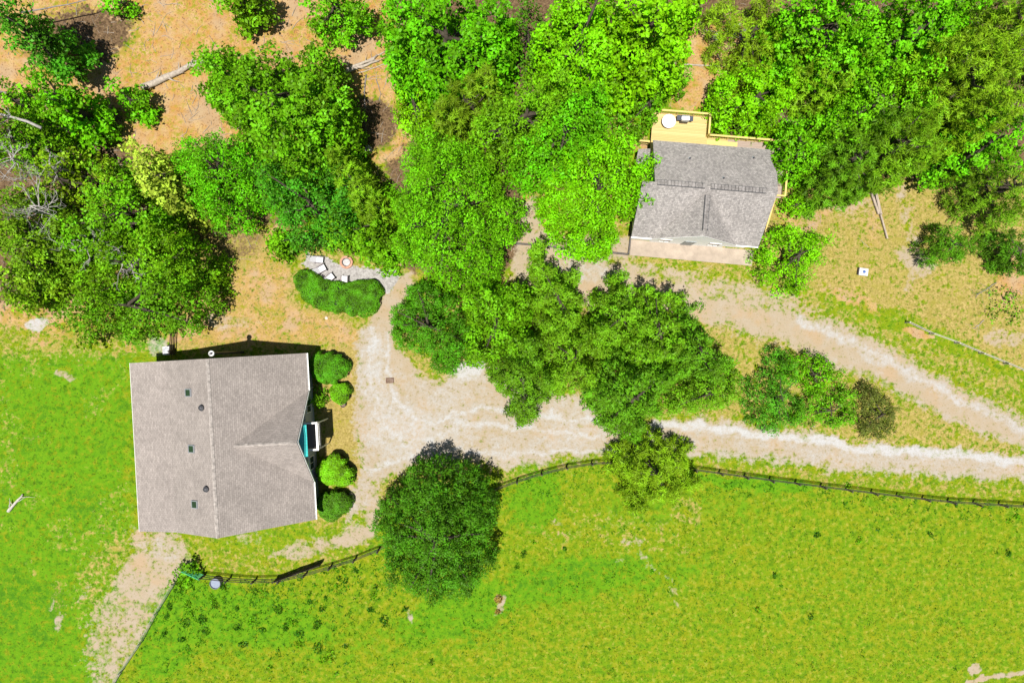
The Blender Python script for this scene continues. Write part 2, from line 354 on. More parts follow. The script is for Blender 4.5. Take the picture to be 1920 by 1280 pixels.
darkg = mx(WEST * np.clip(fbm(gx, gy, 4, 71) * 2.4 - 1.0, 0, 0.45), ell(560, 1110, 110, 26, 0) * 0.25, ell(1060, 1080, 130, 22, -12) * 0.4, ell(880, 1190, 50, 16) * .35)
_pz = (PX0 < 470) & (PX0 > np.interp(PY0, [1066, 1140, 1210, 1280, 1520], [345, 298, 260, 214, 78])) & (PY0 > 1072)
for _a in (sand, straw, gravel, dirt): _a[_pz] *= 0.05
_clay_shade = mx(ell(150, 70, 110, 60, -10), ell(690, 235, 60, 55), ell(180, 230, 60, 40, 20), ell(430, 450, 80, 40, 0) * .6)  # tree shadows on the clay, painted as dark ground patches
dirt = dirt * (1 - 0.75 * _clay_shade); litter_shade = mx(litter_shade, _clay_shade * 0.85, poly([(1270, -300), (1400, -300), (1400, 40), (1280, 40)], 10) * .8)  # clay cut back and dark floor colour laid in for that shade
patch = {'gravel': gravel, 'patio': patio, 'sand': sand, 'dirt': dirt, 'straw': straw, 'litter_shade': litter_shade, 'lush': lush, 'darkg': darkg}

edge = np.minimum(np.minimum(gx - GX0, GX1 - gx), np.minimum(gy - GY0, GY1 - gy)); edge = np.clip(edge / 3, 0, 1)
bare = np.clip(mx(court, patio, poly(DRIVE, 10)), 0, 1)
gz = ((fbm(gx, gy, 1.2, 5, 3) - 0.5) * 0.10 * (1 - 0.75 * bare) + (fbm(gx, gy, 9, 8, 2) - 0.5) * 0.10) * edge - 0.03 * edge

def ground_material():
    N = NT('ground_surface'); co = N.n('ShaderNodeTexCoord').outputs['Object']
    n1 = N.noise(co, 0.3, 5, 0.6); n2 = N.noise(co, 0.9, 4, 0.6); n3 = N.noise(co, 2.6, 4, 0.65); n4 = N.noise(co, 6.5, 2, 0.6)
    brk = N.rng(N.math('ADD', N.math('MULTIPLY', n2, 0.45), N.math('MULTIPLY', n3, 0.55)), 0.34, 0.66)           # patch edges
    brk2 = N.math('ADD', N.math('MULTIPLY', n3, 0.45), N.math('MULTIPLY', n4, 0.55))
    def mask(name, k=3.0, b=brk, gain=1.3):
        w = N.math('MULTIPLY', N.attr(name), gain)
        return N.rng(N.math('ADD', w, b), 1.0, 1.0 + 1.0 / k)      # w=0 never, w=1 everywhere
    # grass base: yellow-green meadow with speckle
    gA = N.mix(N.rng(n1, 0.3, 0.7), (0.115, 0.185, 0.003), (0.175, 0.195, 0.005))
    gA = N.mix(N.rng(n2, 0.35, 0.68), gA, (0.10, 0.205, 0.005))
    nm = N.noise(co, 1.7, 3, 0.6)
    gA = N.mix(N.rng(nm, 0.52, 0.62, 0, 0.65), gA, (0.22, 0.22, 0.012))
    gA = N.mix(N.rng(nm, 0.46, 0.36, 0, 0.75), gA, (0.065, 0.145, 0.004))
    gA = N.mix(N.rng(n3, 0.55, 0.7, 0, 0.8), gA, (0.28, 0.26, 0.04))
    gA = N.mix(N.rng(brk2, 0.46, 0.38, 0, 0.85), gA, (0.032, 0.085, 0.004))
    gB = N.mix(N.rng(n2, 0.3, 0.7), (0.060, 0.185, 0.004), (0.11, 0.23, 0.006))
    gB = N.mix(N.rng(nm, 0.46, 0.36, 0, 0.7), gB, (0.035, 0.12, 0.004))
    gB = N.mix(N.rng(nm, 0.56, 0.66, 0, 0.6), gB, (0.17, 0.22, 0.008))
    gB = N.mix(N.rng(brk2, 0.46, 0.36, 0, 0.85), gB, (0.02, 0.075, 0.005))
    c = N.mix(mask('lush', 2.5), gA, gB)
    c = N.mix(mask('darkg', 2.5), c, N.mix(N.rng(n3, 0.35, 0.65), (0.022, 0.085, 0.006), (0.05, 0.15, 0.006)))
    st = N.mix(N.rng(brk2, 0.35, 0.65), (0.17, 0.13, 0.03), (0.37, 0.285, 0.10))
    st = N.mix(N.rng(n2, 0.5, 0.7, 0, 0.6), st, (0.20, 0.20, 0.015))
    c = N.mix(mask('straw', 3.5), c, st)
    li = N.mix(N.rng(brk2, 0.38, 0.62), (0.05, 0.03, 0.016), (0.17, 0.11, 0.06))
    c = N.mix(mask('litter_shade', 3.5), c, li)
    di = N.mix(N.rng(n2, 0.35, 0.65), (0.35, 0.175, 0.045), (0.40, 0.265, 0.125))
    di = N.mix(N.rng(n1, 0.5, 0.62, 0, 0.7), di, (0.30, 0.22, 0.14))
    di = N.mix(N.math('MULTIPLY', N.rng(n1, 0.56, 0.44), N.rng(n3, 0.46, 0.6)), di, (0.20, 0.19, 0.015))
    di = N.mix(N.rng(brk2, 0.46, 0.38, 0, 0.85), di, (0.16, 0.085, 0.035))
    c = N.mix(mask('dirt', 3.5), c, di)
    sa = N.mix(N.rng(n2, 0.3, 0.7), (0.295, 0.228, 0.145), (0.315, 0.262, 0.198))
    sa = N.mix(N.rng(brk2, 0.45, 0.33, 0, 0.75), sa, (0.17, 0.145, 0.05))
    sa = N.mix(N.rng(n1, 0.52, 0.66, 0, 0.5), sa, (0.34, 0.225, 0.12))
    c = N.mix(mask('sand', 2.2), c, sa)
    gr = N.mix(N.rng(brk2, 0.36, 0.62), (0.25, 0.225, 0.19), (0.345, 0.325, 0.295))
    gr = N.mix(N.rng(N.attr('gravel'), 0.6, 1.0, 0, 0.7), gr, (0.39, 0.39, 0.395))
    gr = N.mix(N.rng(n1, 0.46, 0.6, 0, 0.4), gr, (0.36, 0.35, 0.34))
    gr = N.mix(N.rng(N.noise(co, 14.0, 2, 0.8), 0.42, 0.3, 0, 0.7), gr, (0.15, 0.13, 0.09))
    c = N.mix(mask('gravel', 1.1), c, gr)
    pa = N.mix(N.rng(brk2, 0.36, 0.62), (0.20, 0.185, 0.175), (0.36, 0.34, 0.325))
    c = N.mix(mask('patio', 6.0), c, pa)
    hgt = N.math('ADD', N.math('MULTIPLY', n3, 0.6), N.math('MULTIPLY', n4, 0.4))
    N.fin(c, 0.95, 0.08, hgt, 0.9, 0.12)
    return N.m
GM = ground_material()

FENCE_A = [(352, 1064), (385, 1077), (440, 1083), (500, 1086), (545, 1082), (605, 1065), (690, 1039), (765, 1000), (850, 950), (935, 912), (1000, 890), (1070, 873),
           (1125, 865), (1180, 864), (1250, 872), (1330, 883), (1440, 898), (1560, 913), (1680, 928), (1770, 938), (1920, 947), (2120, 960)]
FENCE_B = [(349, 1068), (322, 1104), (300, 1140), (283, 1178), (262, 1210), (240, 1240), (218, 1278), (180, 1340)]
zone = np.zeros(gx.shape, int)
py_f = np.interp(PX0, [p[0] for p in FENCE_A], [p[1] for p in FENCE_A])
past = (PY0 > py_f) & (PX0 > np.interp(PY0, [1066, 1140, 1210, 1280, 1520], [349, 300, 262, 216, 80]))
zone[past] = 1
zone[(WEST > 0.5) & (poly(SOUTHDIRT, 10) < 0.5)] = 2
zone[(poly(SOUTHDIRT, 10) > 0.5)] = 5
zone[(poly(DRIVE, 10) > 0.5) | (court > 0.5)] = 3
zone[(poly(FOOT, 9) > 0.5) & (court < 0.5)] = 6
zone[patio > 0.5] = 4
zf = zone[:-1, :-1]
idx = np.arange(nx * ny).reshape(ny, nx)
quad = np.stack([idx[:-1, :-1], idx[:-1, 1:], idx[1:, 1:], idx[1:, :-1]], -1)
V3 = np.stack([gx, gy, gz], -1).reshape(-1, 3)
for z, nm in ((0, 'ground'), (1, 'pasture'), (2, 'lawn'), (3, 'gravel_driveway'), (4, 'gravel_patio'), (5, 'dirt_path'), (6, 'footpath')):
    q = quad[zf == z]; u, inv = np.unique(q, return_inverse=True); q = inv.reshape(q.shape)
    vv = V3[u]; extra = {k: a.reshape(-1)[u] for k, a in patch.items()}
    if z == 0:      # carry the sheet on to the horizon
        B = 3000.0; n0 = len(vv)
        ring = np.array([(GX0, GY0, 0), (GX1, GY0, 0), (GX1, GY1, 0), (GX0, GY1, 0), (-B, -B, 0), (B, -B, 0), (B, B, 0), (-B, B, 0)], float)
        vv = np.vstack([vv, ring]); q = np.vstack([q, np.array([(4, 5, 1, 0), (5, 6, 2, 1), (6, 7, 3, 2), (7, 4, 0, 3)]) + n0])
        extra = {k: np.concatenate([a, np.zeros(8)]) for k, a in extra.items()}
    me = raw_mesh(nm, vv, q)
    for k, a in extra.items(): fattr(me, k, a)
    o = link(nm, me, GM); o['kind'] = 'structure'
    for p in (): pass
def gh(x, y):
    i = min(max(int(round((y - GY0) / CELL)), 0), ny - 1); j = min(max(int(round((x - GX0) / CELL)), 0), nx - 1); return float(gz[i, j])
def samp(a, x, y):
    i = np.clip(((y - GY0) / CELL).round().astype(int), 0, ny - 1); j = np.clip(((x - GX0) / CELL).round().astype(int), 0, nx - 1); return a[i, j]

# ================================================================ GRASS TUFTS (uncountable)
def blades(cx, cy, cz, n, hgt, spread, wid, rng, tint0):
    """n blades per tuft, each one triangle; arrays in, arrays out"""
    m = len(cx); a = rng.random((m, n)) * 2 * pi; r = rng.random((m, n)) * spread[:, None]
    bx = cx[:, None] + np.cos(a) * r * 0.5; by = cy[:, None] + np.sin(a) * r * 0.5
    h = hgt[:, None] * (0.5 + 0.6 * rng.random((m, n))); ln = h * (0.35 + 0.7 * rng.random((m, n)))
    a2 = a + rng.normal(0, 0.6, (m, n)); tx = bx + np.cos(a2) * ln; ty = by + np.sin(a2) * ln
    pxn = -np.sin(a2) * wid * 0.5; pyn = np.cos(a2) * wid * 0.5; z = np.broadcast_to(cz[:, None], bx.shape)
    V = np.stack([np.stack([bx + pxn, by + pyn, z], -1), np.stack([bx - pxn, by - pyn, z], -1), np.stack([tx, ty, z + h], -1)], 2).reshape(-1, 3)
    F = np.arange(len(V)).reshape(-1, 3); t = np.repeat(np.clip(tint0[:, None] + rng.normal(0, 0.12, (m, n)), 0, 1).ravel(), 3)
    return V, F, t
def grass_mat(name, a, b, c):
    N = NT(name); t = N.attr('tint')
    col = N.mix(N.rng(t, 0, 0.5), a, b); col = N.mix(N.rng(t, 0.5, 1.0), col, c)
    d = N.n('ShaderNodeBsdfDiffuse'); tr = N.n('ShaderNodeBsdfTranslucent'); N.l(col, d.inputs[0]); N.l(col, tr.inputs[0])
    m_ = N.n('ShaderNodeMixShader'); m_.inputs[0].default_value = 0.4; N.l(d.outputs[0], m_.inputs[1]); N.l(tr.outputs[0], m_.inputs[2]); N.l(m_.outputs[0], N.out.inputs[0])
    return N.m
def grass(name, label, zsel, count, mat, hrange, seed):
    r = np.random.default_rng(seed); x = r.uniform(-50, 50, count); y = r.uniform(-34, 34, count)
    zz = samp(zone, x, y); bare_ = samp(np.clip(mx(gravel, patio, sand, dirt * 1.0, litter_shade * 0.8), 0, 1), x, y)
    dens = np.clip(fbm(x, y, 1.5, 61 + seed, 3) * 1.8 - 0.3, 0, 1)
    keep = np.isin(zz, zsel) & (r.random(count) > bare_ * 1.15) & (r.random(count) < 0.25 + 0.75 * dens)
    x, y = x[keep], y[keep]; cz = samp(gz, x, y) - 0.01
    hh = r.uniform(*hrange, len(x)) * (0.6 + 0.8 * dens[keep])
    tint = np.clip(0.75 - 0.45 * samp(np.clip(lush, 0, 1), x, y) + r.normal(0, 0.2, len(x)), 0, 1)
    V, F, t = blades(x, y, cz, 5, hh, np.full(len(x), 0.22), 0.05, r, tint)
    me = raw_mesh(name, V, None, F); fattr(me, 'tint', t); o = link(name, me, mat); o['label'] = label; o['category'] = 'grass'; o['kind'] = 'stuff'
GRM = grass_mat('grass_blades', (0.05, 0.15, 0.004), (0.12, 0.26, 0.006), (0.27, 0.30, 0.02))
STM = grass_mat('dry_grass_blades', (0.12, 0.19, 0.01), (0.32, 0.29, 0.05), (0.45, 0.36, 0.13))
grass('pasture_grass', 'bright green pasture grass covering the field south of the rail fence', [1], 52000, GRM, (0.05, 0.15), 1)
grass('lawn_grass', 'green mown grass covering the open lawn west of the tan roofed house', [2], 30000, GRM, (0.04, 0.10), 2)
grass('dry_grass', 'straw coloured dry grass scattered over the yard, verges and hillside', [0, 5], 50000, STM, (0.04, 0.12), 3)

# ================================================================ FOLIAGE
def leafcards(P, Nn, L, W, rng, spin=None):
    """rhombus leaves at P facing Nn, length L, width W"""
    Nn = Nn / (np.linalg.norm(Nn, axis=1, keepdims=True) + 1e-9)
    R = rng.normal(size=P.shape) if spin is None else spin
    T = R - (R * Nn).sum(1, keepdims=True) * Nn; T /= (np.linalg.norm(T, axis=1, keepdims=True) + 1e-9)
    B = np.cross(Nn, T)
    L = L[:, None]; W = W[:, None]
    V = np.stack([P - T * L * 0.5, P + B * W * 0.5 - T * L * 0.05 - Nn * L * 0.06, P + T * L * 0.5 - Nn * L * 0.12, P - B * W * 0.5 - T * L * 0.05 - Nn * L * 0.06], 1)
    return V.reshape(-1, 3)
KIND = {  # clump radius range, leaves per m2 of clump, leaf length, width ratio, clump spacing, clump flatness
    'broad': dict(cr=(0.42, 0.95), den=80, L=0.27, w=0.60, sp=0.93, fl=0.62),
    'fine':  dict(cr=(0.32, 0.75), den=105, L=0.22, w=0.50, sp=0.92, fl=0.7),
    'cedar': dict(cr=(0.24, 0.55), den=125, L=0.23, w=0.34, sp=1.0, fl=1.0),
    'pine':  dict(cr=(0.30, 0.62), den=120, L=0.36, w=0.16, sp=0.95, fl=0.8),
    'thin':  dict(cr=(0.30, 0.62), den=50, L=0.24, w=0.60, sp=1.2, fl=0.7),
}
def crown_mesh(lobes, kind, rng, name='crown', rough=0.16, cone=False):
    """lobes = [(x, y, r, ztop, zbase)] local coordinates; returns mesh, clump centres"""
    K = KIND[kind]; C = []; R = []; I = []
    ph = rng.random((len(lobes), 3)) * 6.28
    # low frequency bumps push clumps in and out so the crown breaks into boughs with deep gaps
    bs = rng.normal(size=(10, 3)); bs /= np.linalg.norm(bs, axis=1, keepdims=True); bf = rng.uniform(1.1, 2.3, 10); bp = rng.random(10) * 6.28
    def bump(p): return np.sin((p @ bs.T) * bf + bp).sum(-1) / 3.2
    BS = {'broad': 1.25, 'fine': 1.15, 'cedar': 0.75, 'pine': 1.0, 'thin': 1.0}[kind]; Lr = np.array([l[2] for l in lobes])
    if cone: rough = 0.32
    if Lr.max() < 1.3: BS *= 0.6
    seeds = []
    for _ in range(int(60 * len(lobes) * max(1, Lr.mean() ** 2 / 3))):
        l = lobes[rng.integers(len(lobes))]; a = rng.random() * 6.28; q = np.sqrt(rng.random()) * l[2]; p = np.array([l[0] + q * np.cos(a), l[1] + q * np.sin(a)])
        if all((p[0] - t[0]) ** 2 + (p[1] - t[1]) ** 2 > (BS * 1.25) ** 2 for t in seeds): seeds.append(p)
    seeds = np.array(seeds); sz = rng.normal(0, 0.35 * BS, len(seeds))
    def bough(x, y):
        d2 = (x[:, None] - seeds[None, :, 0]) ** 2 + (y[:, None] - seeds[None, :, 1]) ** 2; i = d2.argmin(1); return np.sqrt(d2[np.arange(len(x)), i]), i
    def height(x, y):
        h = np.full(np.shape(x), -1e9)
        for i, (lx, ly, r, zt, zb) in enumerate(lobes):
            a = np.arctan2(y - ly, x - lx); rr = r * (1 + rough * (0.6 * np.sin(3 * a + ph[i, 0]) + 0.5 * np.sin(5 * a + ph[i, 1]) + 0.4 * np.sin(9 * a + ph[i, 2])))
            q = np.hypot(x - lx, y - ly) / rr
            h = np.maximum(h, np.where(q < 1, zb + (zt - zb) * ((1 - np.clip(q, 0, 1) ** 1.15) if cone else np.sqrt(np.clip(1 - q * q, 0, 1))), -1e9))
        return h
    for layer in (0, 1):
        CC = []; RR = []
        for i, (lx, ly, r, zt, zb) in enumerate(lobes):
            hh = max(zt - zb, 0.3); mr = (K['cr'][0] + K['cr'][1]) / 2 * (1 + 0.5 * layer)
            f = 1.0 if layer == 0 else 0.93; zf = 1.0 if layer == 0 else 0.42
            area = 2 * pi * r * (r + hh) / 2; n = int(area / (mr * mr * 0.9) * (2.6 if layer == 0 else 1.6))
            e = rng.random(n); cosq = np.sqrt(1 - e * e)
            if cone: cosq = np.sqrt(rng.random(n)); e = 1 - cosq ** 1.15
            a = rng.random(n) * 2 * pi
            rr = f * r * (1 + rough * (0.6 * np.sin(3 * a + ph[i, 0]) + 0.5 * np.sin(5 * a + ph[i, 1]) + 0.4 * np.sin(9 * a + ph[i, 2]))) * (0.93 + 0.1 * rng.random(n))
            x = lx + rr * cosq * np.cos(a); y = ly + rr * cosq * np.sin(a); z = zb + hh * e * zf
            bu = bump(np.stack([x, y, z], -1))
            db, bi = bough(x, y); z = z + sz[bi] - (1.45 * BS) * np.minimum(db / BS, 1.3) ** 2
            z = z + bu * (0.07 * hh + 0.1) + rng.normal(0, 0.03 * hh + 0.06, n)
            if layer == 0:
                hidden = (height(x, y) > z + 1.1 * mr + 0.25 * hh + 1.6 * BS) | (bu < -0.9) | (db > BS * rng.uniform(0.82, 1.12, n))
            else:
                hidden = height(x, y) < z + 0.5
            for q in np.nonzero(~hidden)[0]:
                cr = rng.uniform(*K['cr']) * (1 + 0.5 * layer); p = np.array([x[q], y[q], z[q]])
                if CC:
                    d = np.linalg.norm(np.array(CC) - p, axis=1)
                    if (d < K['sp'] * (cr + np.array(RR)) * 0.95).any(): continue
                CC.append(p); RR.append(cr)
        C += CC; R += RR; I += [layer] * len(CC)
    C = np.array(C); R = np.array(R); I = np.array(I)
    cnt = np.maximum(5, (K['den'] * 2.2 * R * R * rng.uniform(0.8, 1.2, len(R)) * np.where(I == 1, 0.85, 1)).astype(int))
    id_ = np.repeat(np.arange(len(C)), cnt); n = len(id_)
    D = rng.normal(size=(n, 3)); D[:, 2] = np.abs(D[:, 2]) * 1.0 - 0.12; D /= np.linalg.norm(D, axis=1, keepdims=True)
    # each clump is lobed like a star of twig ends
    az = np.arctan2(D[:, 1], D[:, 0]); kph = rng.random(len(C)) * 6.28; kn = rng.integers(4, 8, len(C))
    star = 1 + 0.28 * np.sin(kn[id_] * az + kph[id_])
    rad = R[id_] * (0.55 + 0.5 * rng.random(n) ** 0.7) * star
    P = C[id_] + D * rad[:, None] * np.array([1, 1, K['fl']])
    _, bb = bough(C[:, 0], C[:, 1]); mound = np.zeros((len(C), 3)); mound[:, :2] = (C[:, :2] - seeds[bb]) / BS; mound = mound[id_]
    K = dict(K); K['L'] = K['L'] * rng.uniform(0.85, 1.2)
    cent = C.mean(0); out = C[id_] - cent; out[:, 2] *= 0.6; out /= (np.linalg.norm(out, axis=1, keepdims=True) + 1e-6)
    if kind == 'pine':
        spin = D + 0.25 * rng.normal(size=(n, 3)); Nn = rng.normal(size=(n, 3)) * 0.6 + np.array([0, 0, 0.8]) + mound * 0.6; P = C[id_] + D * rad[:, None] * 0.8
    elif kind == 'cedar':
        spin = D * 0.9 + np.array([0, 0, 0.3]) + out * 0.3 + 0.3 * rng.normal(size=(n, 3)); Nn = 0.4 * rng.normal(size=(n, 3)) + np.array([0, 0, 0.55]) + D * 0.6 + mound * 0.6
    else:
        spin = None; Nn = D * 0.7 + mound * 0.7 + out * 0.12 + np.array([0, 0, 0.30]) + 0.55 * rng.normal(size=(n, 3))
    L = K['L'] * rng.uniform(0.65, 1.3, n) * np.where(I[id_] == 1, 1.35, 1.0); W = L * K['w'] * rng.uniform(0.8, 1.2, n)
    V = leafcards(P, Nn, L, W, rng, spin)
    ct = rng.uniform(0.15, 0.85, len(C)); t = np.clip(ct[id_] + rng.normal(0, 0.2, n), 0, 1)
    me = raw_mesh(name, V, np.arange(4 * n).reshape(-1, 4)); fattr(me, 'tint', np.repeat(t, 4))
    return me, C[I == 0], R[I == 0]
def trunk_mesh(C, h, rng, r0=None, nl=9):
    m = MB(); r0 = r0 or 0.035 * h; top = np.array([C[:, 0].mean() * 0.7, C[:, 1].mean() * 0.7, h * 0.82])
    mid = top * 0.5 + np.array([rng.normal(0, 0.1), rng.normal(0, 0.1), 0])
    m.lathe((0, 0, -0.15), [(r0 * 1.6, 0), (r0 * 1.15, 0.25), (r0, 0.5)], 8)
    m.tube([(0, 0, 0.3), mid, top], [r0, r0 * 0.7, r0 * 0.25], 8)
    for k in rng.choice(len(C), min(nl, len(C)), replace=False):
        t = rng.uniform(0.35, 0.8); s0 = mid * (1 - t) + top * t if t > 0.5 else mid
        e = C[k]; q = s0 * 0.5 + e * 0.5 + np.array([0, 0, -0.06 * h])
        m.tube([s0, q, e], [r0 * 0.45, r0 * 0.28, r0 * 0.08], 5)
    return m
def tree(name, label, cat, kind, col, h, lobes, zb=0.35, group=None, transl=0.24, k=0.60, rough=0.16, seed=None, trunk=True, twigs=0):
    """lobes in photo pixels (px, py, r[, height factor]); h = total height"""
    rng = np.random.default_rng(seed if seed is not None else int(abs(lobes[0][0]) * 7 + abs(lobes[0][1]) * 13 + 5))
    W = []
    for l in lobes:
        px, py, r = l[:3]; hf = l[3] if len(l) > 3 else 1.0; zt = h * hf; zc = zt * 0.72
        x, y, _ = g(px, py, zc); W.append((x, y, r / 20 * (H - zc) / H - min(0.45 * KIND[kind]['cr'][1], 0.22 * r / 20), zt, zt * zb if zb > 0.01 else 0.1))
    A = sum(w[2] ** 2 for w in W); bx = sum(w[0] * w[2] ** 2 for w in W) / A; by = sum(w[1] * w[2] ** 2 for w in W) / A; bz = gh(bx, by)
    root = empty(name, (bx, by, bz), 0, label, cat, group)
    L = [(w[0] - bx, w[1] - by, w[2], w[3], w[4]) for w in W]
    me, C, R = crown_mesh(L, kind, rng, 'crown', rough, cone=(name == 'cedar_tree'))
    link('crown', me, m_leaf(col, COLS[col], k, transl), root)
    if trunk: trunk_mesh(C, h, rng, 0.022 * h if name == 'cedar_tree' else None).build('trunk', BARK, root, smooth=True)
    return root
COLS = {'dark2': (80, 175, 22), 'lime': (135, 222, 12), 'bright': (100, 210, 12), 'mid': (95, 190, 20), 'deep': (60, 160, 25), 'olive': (140, 175, 28), 'yellow': (205, 225, 75),
        'dark': (52, 135, 28), 'brown': (100, 118, 45), 'cedar': (100, 172, 28), 'cedarl': (125, 185, 32), 'bluish': (70, 170, 50), 'moss': (115, 150, 35), 'clip': (80, 175, 22), 'clipl': (110, 205, 22)}
WOOD = 'trees of the woodland around the clearing'; CED = 'cedars in the row between the two driveways'; BUSH = 'shrubs planted beside the tan roofed house'
B = 'broadleaf_tree'
